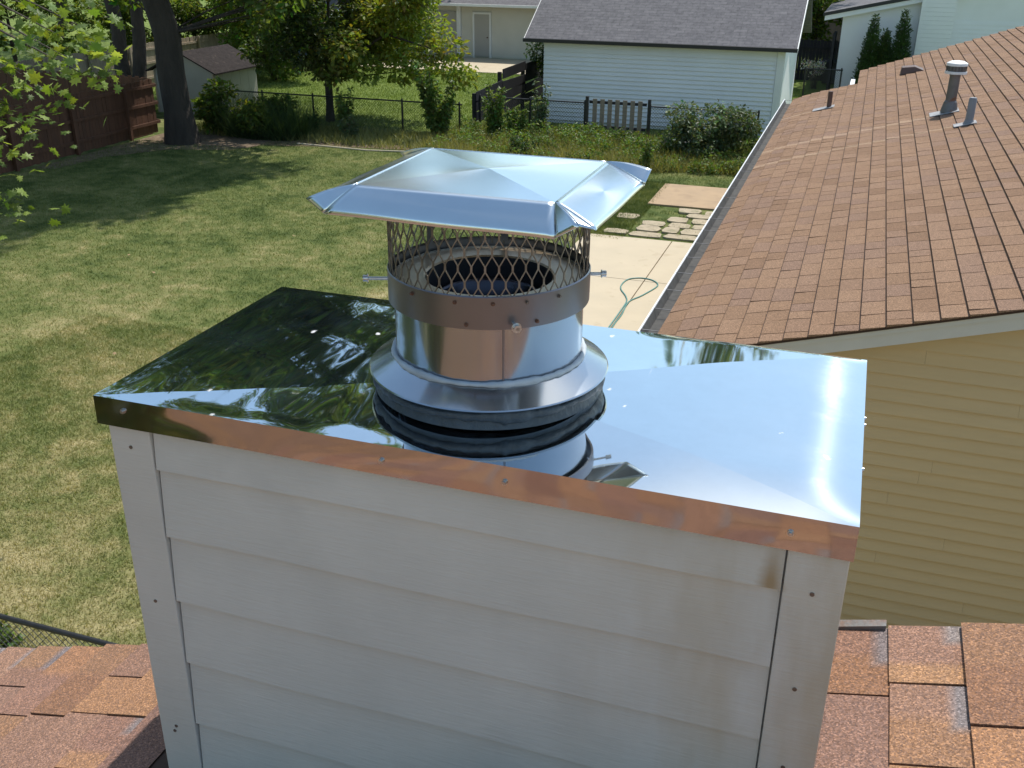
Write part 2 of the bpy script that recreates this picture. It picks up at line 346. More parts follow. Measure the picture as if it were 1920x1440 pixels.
parts = [blades(420000, (-22, -2), (2.2, 28), inlawn, .03, .065, .006, 1), blades(200000, (-12, -4), (2.2, 13), inlawn, .03, .06, .0045, 2),
         blades(6000, (-5.2, -2.2), (20.9, 24.0), lambda x, y: (np.sin(x*7+1)*np.sin(y*8) > .1), .04, .10, .007, 3),
         blades(16000, (-5.6, -4.5), (20.6, 26.5), lambda x, y: np.ones_like(x, bool), .04, .11, .007, 4)]
V = np.concatenate([p[0] for p in parts]); F = np.arange(len(V)).reshape(-1, 3)
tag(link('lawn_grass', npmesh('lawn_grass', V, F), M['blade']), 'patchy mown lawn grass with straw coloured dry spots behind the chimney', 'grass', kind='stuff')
V, F = blades(160000, (-32, -1), (31.3, 50), lambda x, y: (x > -1.02*y) & ~((x > -10.7) & (x < -2.4) & (y > 34.3) & (y < 41)) & (y < 46.5), .05, .10, .014, 5)
tag(link('neighbour_grass', npmesh('neighbour_grass', V, F), M['blade']), 'bright green grass of the yard beyond the chain link fence', 'grass', kind='stuff')

# ---------------------------------------------------------------- foliage tools
def leaf_cloud(centers, radii, n, size, seed, tint=None, aspect=.55, flat=.75, droop=.35, up=.0):
    """n leaf quads spread through clumps; tint(x) -> (n,3) colour factors"""
    r = np.random.default_rng(seed); centers = np.asarray(centers, float); radii = np.asarray(radii, float)
    wts = radii**2; idx = r.choice(len(centers), n, p=wts/wts.sum())
    d = r.normal(size=(n, 3)); d /= np.linalg.norm(d, axis=1)[:, None]
    rad = radii[idx]*r.uniform(.25, 1, n)**.5*r.uniform(.8, 1.15, n)
    P = centers[idx]+d*rad[:, None]*np.array([1, 1, flat])
    ax = r.normal(size=(n, 3)); ax[:, 2] = ax[:, 2]*.6-droop; ax += d*.6; ax /= np.linalg.norm(ax, axis=1)[:, None]
    nn = r.normal(size=(n, 3))*.8; nn[:, 2] += 1.0+up; sd = np.cross(ax, nn); sd /= np.linalg.norm(sd, axis=1)[:, None]
    L = (size*r.uniform(.6, 1.25, n))[:, None]
    up_ = np.cross(sd, ax)*L*.12
    V = np.stack([P, P+ax*L*.45+sd*L*aspect/2+up_, P+ax*L, P+ax*L*.45-sd*L*aspect/2+up_], 1).reshape(-1, 3)
    F = np.arange(4*n).reshape(-1, 4)
    c = np.stack([r.normal(1, .16, n), r.normal(1, .12, n), r.normal(1, .2, n)], 1)*r.normal(1, .15, n)[:, None]
    cl = np.random.default_rng(seed+1).normal(1, .16, (len(centers), 1))[idx]
    c = c*cl
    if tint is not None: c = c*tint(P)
    return V, F, np.repeat(np.clip(c, .25, 2.2), 4, 0)
def clumps(c, rad, n, rc, seed, shell=.45, keep=None):
    r = np.random.default_rng(seed); out = []
    while len(out) < n:
        d = r.normal(size=3); d /= np.linalg.norm(d); p = np.array(c)+d*np.array(rad)*(shell+(1-shell)*r.random()**.7)
        if keep is None or keep(p): out.append((p, rc*r.uniform(.6, 1.3)))
    return [o[0] for o in out], [o[1] for o in out]
def tree(name, loc, label, trunk, cs, rs, nleaf, size, lm, bm, seed, tint=None, group=None, branch=True, attach=None, cat='tree', **kw):
    t = thing(name, (loc[0], loc[1], 0), label, cat, group)
    b = MB()
    for pts, rr_ in trunk: b.tube(pts, rr_, 12)
    b.build('trunk', bm, t)
    if branch:
        r = random.Random(seed); bb = MB()
        for c_, q in zip(cs, rs):
            c_ = Vector(c_); best = None
            for pts, rr_ in trunk:
                for p, pr in zip(pts[1:], rr_[1:]):
                    p = Vector(p); dd = (p-c_).length + (2.0 if p.z > c_.z else 0)
                    if best is None or dd < best[0]: best = (dd, p, pr)
            p, pr = best[1], best[2]
            mid = p.lerp(c_, .5)+Vector((r.uniform(-.3, .3), r.uniform(-.3, .3), r.uniform(-.1, .4)))*q*.6
            r0 = min(pr*.35, .012+.011*(c_-p).length)
            bb.tube([p, mid, c_], [r0, r0*.6, r0*.25], 5, False)
        bb.build('branches', bm, t)
    V, F, c = leaf_cloud(cs, rs, nleaf, size, seed, tint, **kw)
    o = np.array(origin(t)); link('crown', npmesh('crown', V-o, F, False, c), lm, t)
    return t
def shrub(name, loc, label, cs, rs, nleaf, size, lm, seed, stems=None, cat='shrub', group=None, **kw):
    t = thing(name, (loc[0], loc[1], 0), label, cat, group)
    b = MB(); r = random.Random(seed)
    for c_ in (stems or cs): b.tube([(loc[0]+r.uniform(-.15, .15), loc[1]+r.uniform(-.15, .15), -.02), ((loc[0]+c_[0])/2+r.uniform(-.05, .05), (loc[1]+c_[1])/2, c_[2]*.55), tuple(c_)], [.016, .012, .006], 5, False)
    b.build('stem', M['bark_dark'], t)
    V, F, c = leaf_cloud(cs, rs, nleaf, size, seed, **kw)
    link('foliage', npmesh('foliage', V-np.array(origin(t)), F, False, c), lm, t)
    return t
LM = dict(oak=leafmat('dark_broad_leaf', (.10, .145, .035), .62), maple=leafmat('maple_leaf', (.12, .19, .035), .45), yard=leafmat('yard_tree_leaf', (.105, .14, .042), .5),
          far=leafmat('far_leaf', (.12, .165, .045), .6), shrub=leafmat('shrub_leaf', (.055, .10, .03), .35), pale=leafmat('pale_shrub_leaf', (.11, .15, .075), .3),
          weed=leafmat('weed_leaf', (.12, .18, .045), .4), straw=leafmat('weed_grass', (.24, .245, .10), .35), ever=leafmat('evergreen', (.045, .085, .02), .2))
# ---------------------------------------------------------------- the house the photographer stands on
SL = .29
zr = lambda x: 4.24 + SL*(x+1.285)                         # roof plane of the near house
house = thing('near_house', (1.6, -4.0, 0), 'house under the camera with brown and rust shingled low roof', 'house')
hw = MB().hexa([(-2.75, -9, 0), (8.5, -9, 0), (8.5, 1.55, 0), (-2.75, 1.55, 0), (-2.75, -9, zr(-2.75)-.25), (8.5, -9, zr(-2.75)-.25), (8.5, 1.55, zr(-2.75)-.25), (-2.75, 1.55, zr(-2.75)-.25)]); hw.build('wall', M['tan'], house)
xrg = 1.6
rf = MB()
rf.hexa([(-2.98, -9.4, zr(-2.98)-.10), (xrg, -9.4, zr(xrg)-.10), (xrg, 1.855, zr(xrg)-.10), (-2.98, 1.855, zr(-2.98)-.10), (-2.98, -9.4, zr(-2.98)), (xrg, -9.4, zr(xrg)), (xrg, 1.855, zr(xrg)), (-2.98, 1.855, zr(-2.98))])
x2 = 2*xrg+3.12
rf.hexa([(xrg, -9.4, zr(xrg)-.10), (x2, -9.4, zr(-2.98)-.10), (x2, 1.855, zr(-2.98)-.10), (xrg, 1.855, zr(xrg)-.10), (xrg, -9.4, zr(xrg)), (x2, -9.4, zr(-2.98)), (x2, 1.855, zr(-2.98)), (xrg, 1.855, zr(xrg))])
roof = rf.build('roof', M['underlay'], house)
def field_mat():
    a = N('near_shingle_field'); p = a.pos()
    b = a.n('ShaderNodeTexBrick', {'Vector': a.map(p, (1, 1, 0), (0, 0, math.pi/2)), 'Color1': (.25, .14, .075), 'Color2': (.20, .12, .08), 'Mortar': (.07, .045, .035), 'Scale': 1.0, 'Mortar Size': .004, 'Brick Width': .24, 'Row Height': .131}).outputs[0]
    v = a.n('ShaderNodeTexVoronoi', {'Vector': p, 'Scale': 330.0}).outputs['Color']
    c = a.mix(1.0, b, a.ramp(a.n('ShaderNodeSeparateColor', {0: v}).outputs[0], [(0, .4), (.5, .9), (1, 1.9)]), 'MULTIPLY')
    return a.done(a.bsdf(color=c, rough=.9, spec=.2))
M['near_field'] = field_mat()
MB().hexa([(-2.98, -9.4, zr(-2.98)+.002), (xrg, -9.4, zr(xrg)+.002), (xrg, -.30, zr(xrg)+.002), (-2.98, -.30, zr(-2.98)+.002), (-2.98, -9.4, zr(-2.98)+.008), (xrg, -9.4, zr(xrg)+.008), (xrg, -.30, zr(xrg)+.008), (-2.98, -.30, zr(-2.98)+.008)]).build('shingle_field', M['near_field'], roof)
# laminated shingle tabs: courses run away from the camera (along y), butts face left (down slope)
th = math.atan(SL); CE = .131
def tab_mesh(L, seed):
    L = L-.006
    r = random.Random(seed); lift = r.choice((0, .0015, .003)); nx, ny = 6, 8; e = CE/math.cos(th)+.006
    pal = [(.315, .172, .092), (.28, .152, .095), (.34, .195, .105), (.265, .155, .11), (.30, .172, .112)]
    base = r.choice(pal); alt = r.choice(pal); grey = (.235, .205, .20); V = []; C = []; F = []
    split = r.uniform(.3, .7); gw = r.uniform(.55, .8); gl = r.uniform(.3, .6); hasg = r.random() < .65
    for j in range(ny+1):
        for i in range(nx+1):
            u, v = i/nx, j/ny
            V.append((u*e, v*L, .008*(1-u)+.0015+lift)); k = base if v < split else alt
            if hasg and u > .78 and v > 1-gl: k = grey
            C.append(k)
    n0 = len(V)
    for j in range(ny): 
        for i in range(nx): q = j*(nx+1)+i; F.append((q, q+1, q+nx+2, q+nx+1))
    low = [(0, 0, -.004), (0, L, -.004), (e, 0, -.004), (e, L, -.004)]; V += low; C += [tuple(c*.45 for c in base)]*4
    me = bpy.data.meshes.new('shingle')
    F2 = F+[(0, (nx+1)*ny, n0+1, n0)]
    F2.append(tuple([n0]+[n0+2]+[i for i in range(nx, -1, -1)])); F2.append(tuple([n0+3, n0+1]+[(nx+1)*ny+i for i in range(nx+1)]))
    me.from_pydata(V, [], F2); a = me.color_attributes.new('tint', 'FLOAT_COLOR', 'POINT')
    a.data.foreach_set('color', np.array([(*c, 1) for c in C], np.float32).ravel()); me.materials.append(M['near_shingle']); me.update(); return me
TABS = [(L, tab_mesh(L, i*7+j)) for i, L in enumerate((.15, .19, .22, .26, .31)) for j in range(4)]
rt = random.Random(11); cnt = 0
CHX = (-1.30, .098); CHY = 1.36
ncs = int((1.3+2.95)/CE)
for c in range(ncs):
    x = -2.95 + c*CE + (0.208+2.95) % CE - CE
    y = 1.875+rt.uniform(-.012, .012) - rt.uniform(0, .12); end = -.25
    y_top = 1.878
    while y_top > end:
        L, me = rt.choice(TABS); y0 = y_top-L
        gap = .004
        inside = x+CE*.5 > CHX[0] and x+CE*.5 < CHX[1] and y0+L*.5 > CHY-.02
        if not inside:
            o = link('shingle', me, None, roof); o.location = Vector((x, y0+gap, zr(x)+.004))-origin(roof); o.rotation_euler = (rt.uniform(-.004, .004), -th, rt.uniform(-.012, .012)); cnt += 1
        y_top = y0
MB().box(.0815, .094, 1.37, 1.86, zr(.1)-.03, zr(.1)+.006).build('step_flashing', M['lead'], house)
MB().hexa([(.09, 1.868, zr(.09)+.004), (.20, 1.868, zr(.2)+.004), (.20, 1.885, zr(.2)+.002), (.09, 1.885, zr(.09)+.002), (.09, 1.868, zr(.09)+.020), (.20, 1.868, zr(.2)+.018), (.20, 1.885, zr(.2)+.022), (.09, 1.885, zr(.09)+.026)]).build('rake_flashing', M['galv'], house)

# ---------------------------------------------------------------- chimney chase
chx0, chx1, chy0, chy1 = -1.285, .08, 1.384, 2.046
ch = thing('chimney_chase', ((chx0+chx1)/2, (chy0+chy1)/2, 0), 'off white lap sided chimney chase standing at the edge of the brown roof', 'chimney')
MB().box(chx0+.022, chx1-.022, chy0+.022, chy1-.022, 0, 5.19).build('core', M['white_paint'], ch)
cb = .092
for x0 in (chx0, chx1-cb):
    for y0, y1 in ((chy0, chy0+.02), (chy1-.02, chy1)):
        MB().box(x0, x0+cb, y0, y1, 0 if y0 > 1.9 else 4.1, 5.185).build('corner_board', M['chase_paint'], ch, .002)
    xs = x0-.0 if x0 == chx0 else chx1-.02
    for y0 in (chy0+.0205, chy1-cb-.0205):
        MB().box(xs, xs+.02, y0, y0+cb-.02, 0 if y0 > 1.9 else 4.1, 5.185).build('corner_board', M['chase_paint'], ch, .002)
rows = [5.21, 5.055, 4.902, 4.747, 4.59, 4.424, 4.27, 4.115, 3.96]
for zt, zb in zip(rows, rows[1:]):
    b = MB(); x0, x1 = chx0+cb+.003, chx1-cb-.003; zt2 = min(zt+.015, 5.186)
    def fr(u, v, zb=zb, zt2=zt2):
        x = x0+(x1-x0)*u; sag = .0015*math.sin(x*7+zb*30)
        return (x, chy0+.001+.012*v+.0008*math.sin(x*9+zb*11), zb+sag*(1-v)+(zt2-zb)*v)
    b.grid(fr, 24, 3)
    b.grid(lambda u, v: (fr(u, 0)[0], fr(u, 0)[1]+.012*(1-v), fr(u, 0)[2]), 24, 1, False)
    b.add([(x0, chy0+.003, zb), (x0, chy0+.021, zb), (x0, chy0+.021, zt2), (x0, chy0+.012, zt2)], [(0, 1, 2, 3)]); b.add([(x1, chy0+.003, zb), (x1, chy0+.021, zb), (x1, chy0+.021, zt2), (x1, chy0+.012, zt2)], [(3, 2, 1, 0)])
    b.build('siding_board', M['chase_paint'], ch)
    for xs, sg in ((chx0, -1), (chx1, 1)):
        xa = xs-sg*.003
        MB().hexa([(xa-sg*.006, chy0+cb+.002, zb), (xa-sg*.02, chy0+cb+.002, zb), (xa-sg*.02, chy1-cb-.002, zb), (xa-sg*.006, chy1-cb-.002, zb), (xa-sg*.014, chy0+cb+.002, zt2), (xa-sg*.02, chy0+cb+.002, zt2), (xa-sg*.02, chy1-cb-.002, zt2), (xa-sg*.014, chy1-cb-.002, zt2)]).build('siding_board', M['chase_paint'], ch)
def dot(x, z, r=.0038, m='screw'):
    MB().tube([(x, chy0-.0015, z), (x, chy0+.004, z)], [r, r], 10).build('nail', M[m], ch)
for x, z in ((-1.24, 5.095), (-1.243, 4.735), (-1.243, 4.40), (-1.249, 4.385), (.033, 5.06), (.029, 4.87), (.030, 4.70)): dot(x, z)

# ---------------------------------------------------------------- chase cover: polished sheet with skirt
X0, X1, Y0, Y1, ZT = -1.300, .0845, 1.374, 2.058, 5.200
FX, FY = -.61, 1.67
cv = thing('chase_cover', ((X0+X1)/2, (Y0+Y1)/2, 5.14), 'mirror polished stainless steel lid on top of the off white chimney chase', 'chimney lid')
sm = lambda t: (lambda q: q*q*(3-2*q))(min(1, max(0, t)))
def ztop(x, y, t):
    ed = min(x-X0, X1-x, y-Y0, Y1-y); e = lambda d, w_: 1-(1-min(d/w_, 1))**2
    z = ZT+.0150*t+.0065*t**3
    wl = sm((-.55-x)/.35)                                   # the left half is oil-canned
    fade = sm(ed/.05)
    z += fade*(.00070*wl*math.sin(x*33+y*6+1.2*math.sin(y*9))+.00010*wl*math.sin(x*120-y*7)+.00012*wl*math.sin(x*71-y*11)+.00018*wl*math.sin(y*40+x*13)+.00012*math.sin(x*13+y*11)+.0017*wl*math.sin(x*9-y*8))
    z += sm((x+.42)/.25)*.0105*e(X1-x, .105)*e(y-Y0, .13)*e(Y1-y, .04)
    return z
co = [(X0, Y0), (X1, Y0), (X1, Y1), (X0, Y1)]
tp = MB()
for k in range(4):
    (ax_, ay_), (bx_, by_) = co[k], co[(k+1) % 4]; nu = 260 if k % 2 == 0 else 110
    def fn(u, t):
        t = t*.86; x = (ax_+(bx_-ax_)*u)*(1-t)+FX*t; y = (ay_+(by_-ay_)*u)*(1-t)+FY*t
        return (x, y, ztop(x, y, t))
    tp.grid(fn, nu, 110)
tp.build('top_sheet', M['mirror_steel'], cv)
SKH = .058
def skf(u, v):
    x = X0+(X1-X0)*u; q = max(0, (X0+.20-x)/.20)
    y = Y0-.0014*sm(q*1.5)*v+.0008*(1-sm(q*1.3))*math.sin(v*math.pi)*math.sin(u*11)
    lip = 0
    return (x, y+lip, ZT-(SKH+.004*u)*v)
MB().grid(skf, 160, 14).build('skirt', M['skirt_steel'], cv)
MB().grid(lambda u, v: (X1, Y0+(Y1-Y0)*u, ZT-(SKH+.004)*v), 20, 3).grid(lambda u, v: (X0, Y1+(Y0-Y1)*u, ZT-SKH*v), 20, 3).build('skirt', M['skirt_steel'], cv)
MB().grid(lambda u, v: (X1+(X0-X1)*u, Y1, ZT-SKH*v), 20, 3).build('skirt', M['skirt_steel'], cv)
def screw(p, d, parent, m='screw', r=.0055, nm='screw'):
    p = Vector(p); d = Vector(d).normalized()
    b = MB().tube([p-d*.002, p+d*.0015], [r*1.45, r*1.45], 14).tube([p+d*.0015, p+d*.005], [r, r*.9], 6); b.build(nm, M[m], parent)
for x, q in ((-1.235, .022), (-.70, .03), (-.475, .03), (-.012, .03)): screw((x, skf((x-X0)/(X1-X0), .5)[1]-.001, ZT-q), (0, -1, 0), cv, 'bolt', r=.0036)
for y in (1.62, 1.80, 1.83): screw((X1+.001, y, ZT-.03), (1, 0, 0), cv, 'bolt', .0045)
# collar neck of the lid and its dark sealant
MB().lathe((FX, FY, 0), [(.219, 5.213), (.214, 5.226), (.209, 5.256)], 96).build('neck', M['dark_caulk'], cv)
def ring_noise(R, Z, rr_, n=160, seed=0, amp=.3):
    r = random.Random(seed); ph = [r.uniform(0, 6.28) for _ in range(6)]; b = MB(); vs = []; fs = []; m = 10
    for k in range(n):
        a = 2*math.pi*k/n; f = 1+amp*(math.sin(7*a+ph[0])*.4+math.sin(17*a+ph[1])*.35+math.sin(41*a+ph[2])*.35+.4*r.uniform(-1, 1))
        for j in range(m):
            t = 2*math.pi*j/m; rr2 = rr_*f
            vs.append((FX+(R+rr2*math.cos(t))*math.cos(a), FY+(R+rr2*math.cos(t))*math.sin(a), Z+rr2*math.sin(t)*(1.0+.3*math.sin(5*a+ph[3]))))
    for k in range(n):
        for j in range(m): fs.append((k*m+j, ((k+1) % n)*m+j, ((k+1) % n)*m+(j+1) % m, k*m+(j+1) % m))
    return b.add(vs, fs, True)
ring_noise(.213, 5.237, .010, seed=4, amp=.35).build('sealant', M['dark_caulk'], cv)

# ---------------------------------------------------------------- flue pipe
fl = thing('flue_pipe', (FX, FY, 5.22), 'brushed steel flue pipe rising from the mirror lid through a flared collar', 'flue pipe')
MB().lathe((FX, FY, 0), [(.1765, 5.23), (.1765, 5.43)], 128).build('pipe', M['pipe_steel'], fl)
sa = math.radians(-62)
MB().bar((FX+.1772*math.cos(sa), FY+.1772*math.sin(sa), 5.285), (FX+.1772*math.cos(sa), FY+.1772*math.sin(sa), 5.40), .0035, .0025, (math.cos(sa), math.sin(sa), 0)).build('seam', M['band_steel'], fl)
MB().lathe((FX, FY, 0), [(.178, 5.286), (.181, 5.280), (.2265, 5.254), (.2285, 5.252), (.2265, 5.2495), (.18, 5.274)], 128).build('storm_collar', M['pipe_steel'], fl)
ring_noise(.1805, 5.2825, .0055, seed=9, amp=.22).build('sealant', M['caulk'], fl)
MB().lathe((FX, FY, 0), [(.176, 5.428), (.150, 5.4285), (.122, 5.427), (.118, 5.424)], 96).build('top_plate', M['ring'], fl)
MB().lathe((FX, FY, 0), [(.118, 5.4245), (.117, 5.25)], 72).build('liner', M['black'], fl)
ip = MB().lathe((FX, FY, 0), [(.097, 5.30), (.099, 5.385), (.094, 5.39), (.089, 5.385), (.088, 5.28)], 72, crisp=False); ip.build('inner_liner', M['inner'], fl)
MB().lathe((FX, FY, 0), [(.118, 5.29), (.001, 5.285)], 48).build('baffle', M['black'], fl)

# ---------------------------------------------------------------- chimney cap: lid, screen, band
cp = thing('chimney_cowl', (FX, FY, 5.386), 'square stainless rain cap with wire screen sitting on the flue pipe', 'chimney cap')
Zi, Za = 5.6155, 5.6225
ix0, ix1, iy0, iy1 = -.787, -.437, 1.500, 1.836; ax, ay = -.612, 1.672
lid = MB()
cor = [(ix0, iy0), (ix1, iy0), (ix1, iy1), (ix0, iy1)]
for k in range(4):
    a_, b_ = cor[k], cor[(k+1) % 4]
    lid.grid(lambda u, v: ((a_[0]+(b_[0]-a_[0])*u)*(1-v)+ax*v, (a_[1]+(b_[1]-a_[1])*u)*(1-v)+ay*v, Zi+(Za-Zi)*v-.0008*math.sin(math.pi*u)*math.sin(math.pi*v)), 24, 12)
# flanges (bottom edge corners) and corner petals
fls = [[(-.835, 1.470, 5.570), (-.425, 1.464, 5.568)], [(-.360, 1.462, 5.588), (-.352, 1.790, 5.590)],
       [(-.418, 1.892, 5.574), (-.806, 1.892, 5.574)], [(-.868, 1.872, 5.588), (-.868, 1.520, 5.588)]]
tips = [(-.876, 1.488, 5.587), (-.385, 1.458, 5.592), (-.346, 1.812, 5.612), (-.876, 1.872, 5.594)]
fl_m = []
for k in range(4):
    a_ = Vector((*cor[k], Zi)); b_ = Vector((*cor[(k+1) % 4], Zi)); c_, d_ = Vector(fls[k][0]), Vector(fls[k][1])
    out = (c_+d_-a_-b_); out.z = 0; out.normalize()
    def fn(u, v):
        p = a_.lerp(b_, u).lerp(c_.lerp(d_, u), v)
        p = p+out*.0012*math.sin(math.pi*v)+Vector((0, 0, .0012*math.sin(math.pi*v)+.0008*math.sin(u*9+k)*v))
        if v > .93: p = p+Vector((0, 0, -.002))
        return tuple(p)
    fl_m.append(MB().grid(fn, 28, 8))
def petal(k):
    I = Vector((*cor[k], Zi)); p1 = Vector(fls[k][0]); p0 = Vector(fls[(k-1) % 4][1]); T = Vector(tips[k])
    b = MB()
    for s_, e_ in ((p0, T), (T, p1)):
        b.grid(lambda u, v: tuple(I.lerp(s_.lerp(e_, u), v)+Vector((0, 0, .003*math.sin(math.pi*v)*(.3+u if s_ is p0 else 1.3-u)))), 6, 8)
    return b
ld = lid.build('lid', M['cap_steel'], cp)
for q in fl_m: ob = q.build('flange', M['cap_steel'], ld); md = ob.modifiers.new('thickness', 'SOLIDIFY'); md.thickness = .0012
for k in range(4): ob = petal(k).build('corner_fold', M['cap_steel'], ld); md = ob.modifiers.new('thickness', 'SOLIDIFY'); md.thickness = .0012
MB().lathe((FX, FY, 0), [(.1855, 5.447), (.1875, 5.445), (.1870, 5.3875), (.1835, 5.386), (.1845, 5.443)], 128).build('band', M['band_steel'], cp)
sc = MB(); nd = 50; hz = .0275; z0s = 5.438; R = .1835
def cpt(i, z): a = 2*math.pi*i/nd; return Vector((FX+R*math.cos(a), FY+R*math.sin(a), z))
for row in range(6):
    za, zb = z0s+row*hz, z0s+(row+1)*hz
    for i in range(nd):
        i0 = i+.5*(row % 2); c0 = cpt(i0, za); rad = (c0-Vector((FX, FY, za))).normalized()
        sc.bar(cpt(i0, za-.0045), cpt(i0, za+.0045), .0036, .0016, rad)
        for s_ in (-.5, .5): sc.bar(cpt(i0, za+.004), cpt(i0+s_, zb-.004), .0021, .0016, rad)
sc.build('screen', M['screen'], cp)
for a in (100, 150, 30, -150):
    a = math.radians(a); MB().bar((FX+.181*math.cos(a), FY+.181*math.sin(a), 5.44), (FX+.179*math.cos(a), FY+.179*math.sin(a), 5.612), .014, .002, (math.cos(a), math.sin(a), 0)).build('strut', M['band_steel'], cp)
def bolt(a, z, L, m='bolt', r=.0032):
    a = math.radians(a); d = Vector((math.cos(a), math.sin(a), 0)); p = Vector((FX, FY, z))+d*.184
    MB().tube([p, p+d*L], [r, r], 10).tube([p+d*(L-.008), p+d*L], [r*2.0, r*2.0], 6).tube([p+d*(L-.0095), p+d*(L-.008)], [r*2.5]*2, 12).build('bolt', M[m], cp)
bolt(YAW/math.pi*180+180, 5.417, .050); bolt(YAW/math.pi*180+2, 5.427, .034); bolt(-57, 5.397, .030, 'bolt', .0035)
for a, z, m in ((-88, 5.4345, 'rust_screw'), (-68, 5.4345, 'rust_screw'), (-115, 5.4345, 'rust_screw'), (-50, 5.434, 'screw'), (-82, 5.396, 'rust_screw'), (-44, 5.397, 'rust_screw'), (-30, 5.434, 'screw')):
    a = math.radians(a); d = (math.cos(a), math.sin(a), 0); screw((FX+d[0]*.187, FY+d[1]*.187, z), d, cp, m, .0026, 'rivet')

# ---------------------------------------------------------------- tan house with brown roof
WX, WZ, WS = -1.5, 2.66, .28
def zw(x):
    z = WZ+WS*(x-WX)
    if x < WX+.55: z -= .045*((WX+.55-x)/.55)**2            # sag over the eave
    return z
WRX = 5.4
wing = thing('tan_house', (3.5, 16, 0), 'tan sided house with brown shingled roof and gutter beside the patio', 'house')
MB().poly_prism([(-1.15, 8.27), (11.9, 8.27), (11.9, 26.5), (-.05, 26.5), (-.05, 24.1), (-1.15, 24.1)], 0, 2.60).build('wall', M['tan'], wing)
MB().add([(-1.1, 8.272, 2.62), (11.9, 8.272, 2.62), (WRX, 8.272, zw(WRX)-.1)], [(0, 1, 2)]).build('gable_wall', M['tan'], wing)
gable_board_left = lambda z: max(-1.17, WX+(z-WZ+.10)/WS)
ze = .02; rs_ = random.Random(5)
while ze < 4.4:
    xl = gable_board_left(ze+.12); cuts = [xl]
    j = xl+rs_.uniform(.5, 3.4)
    while j < 10.8-xl: cuts.append(j); j += 3.66
    cuts.append(2*WRX-xl if ze > 2.4 else 11.9)
    for a_, b_ in zip(cuts, cuts[1:]):
        if b_-a_ < .1: continue
        yo = .003*(cuts.index(a_) % 2)
        MB().hexa([(a_, 8.226+yo, ze), (b_-.0015, 8.226+yo, ze), (b_-.0015, 8.268, ze), (a_, 8.268, ze), (a_, 8.256, ze+.121), (b_-.0015, 8.256, ze+.121), (b_-.0015, 8.268, ze+.121), (a_, 8.268, ze+.121)]).build('siding_board', M['tan'], wing)
    ze += .122
# rake board and roof deck
def slopebar(x0, x1, y0, y1, dz0, dz1, name, m, parent, n=14):
    b = MB(); xs = [x0+(x1-x0)*i/n for i in range(n+1)]
    for xa, xb in zip(xs, xs[1:]):
        b.hexa([(xa, y0, zw(xa)+dz0), (xb, y0, zw(xb)+dz0), (xb, y1, zw(xb)+dz0), (xa, y1, zw(xa)+dz0), (xa, y0, zw(xa)+dz1), (xb, y0, zw(xb)+dz1), (xb, y1, zw(xb)+dz1), (xa, y1, zw(xa)+dz1)])
    return b.build(name, m, parent)
slopebar(WX, WRX, 8.02, 8.045, -.185, -.022, 'rake_board', M['fascia'], wing)
slopebar(WX, WRX, 8.002, 8.018, -.075, -.022, 'rake_board', M['fascia'], wing)
slopebar(WX, WRX, 8.046, 8.262, -.15, -.12, 'soffit', M['fascia'], wing)
wr = MB(); n = 40
def deck(u, v):
    x = WX+(WRX-WX)*u; far = 24.4 if x < -.16 else 26.9+.53*(x+.16)
    return (x, 7.985+(far-7.985)*v, zw(x)-.018)
xs = [WX+(WRX-WX)*i/30 for i in range(31)]
for xa, xb in zip(xs, xs[1:]):
    fa = 24.4 if (xa+xb)/2 < -.16 else min(26.9+.53*(xa+.16), 28.8)
    wr.hexa([(xa, 7.985, zw(xa)-.03), (xb, 7.985, zw(xb)-.03), (xb, fa, zw(xb)-.03), (xa, fa, zw(xa)-.03), (xa, 7.985, zw(xa)-.004), (xb, 7.985, zw(xb)-.004), (xb, fa, zw(xb)-.004), (xa, fa, zw(xa)-.004)])
wr.hexa([(WRX, 7.985, zw(WRX)-.03), (12.3, 7.985, 2.6), (12.3, 28.5, 2.6), (WRX, 28.5, zw(WRX)-.03), (WRX, 7.985, zw(WRX)-.004), (12.3, 7.985, 2.63), (12.3, 28.5, 2.63), (WRX, 28.5, zw(WRX)-.004)])
wroof = wr.build('roof', M['underlay'], wing)
WC, WT = .193, .335
rs_ = random.Random(21); tabs = []
for c in range(int((WRX-WX)/WC)):
    x = WX-.0+c*WC; off = rs_.uniform(0, WT); y = 7.962
    first = True
    far = 24.4 if x+WC/2 < -.16 else min(26.9+.53*(x+.16), 28.8)
    while y < far-.05:
        L = off if (first and off > .08) else WT*rs_.choice((1, 1, 1, .62, .8, 1.15)); first = False
        L = min(L, far+.02-y); tabs.append((x, y, L)); y += L
campos = np.array([0, 0, K])
def vis(t): p = np.array([t[0]+WC/2, t[1]+t[2]/2, zw(t[0])])-campos; u_ = p.dot(np.array(cr))/p.dot(np.array(cf)); return abs(u_) < .53
tabs.sort(key=lambda t: (0 if vis(t) else 1, math.hypot(t[0], t[1])))
def tabverts(x, y, L, r):
    e = WC-.010; z0, z1 = zw(x), zw(x+e); lift = .013+r.uniform(0, .006)
    return [(x, y+.006, z0-.004), (x+e, y+.006, z1-.004), (x+e, y+L-.006, z1-.004), (x, y+L-.006, z0-.004),
            (x, y+.006, z0+lift), (x+e, y+.006, z1+.001), (x+e, y+L-.006, z1+.001), (x, y+L-.006, z0+lift+r.uniform(-.003, .003))]
big, rest = tabs[:300], tabs[300:]
for t in big:
    MB().hexa(tabverts(*t, rs_)).build('shingle', M['wing_shingle'], wroof)
V = np.array([tabverts(*t, rs_) for t in rest]); nb_ = len(V)
Fq = np.array([(3,2,1,0),(4,5,6,7),(0,1,5,4),(1,2,6,5),(2,3,7,6),(3,0,4,7)])
F = (np.arange(nb_)[:, None, None]*8+Fq[None]).reshape(-1, 4); tv = np.repeat(rng.random(nb_), 8)[:, None].repeat(3, 1)
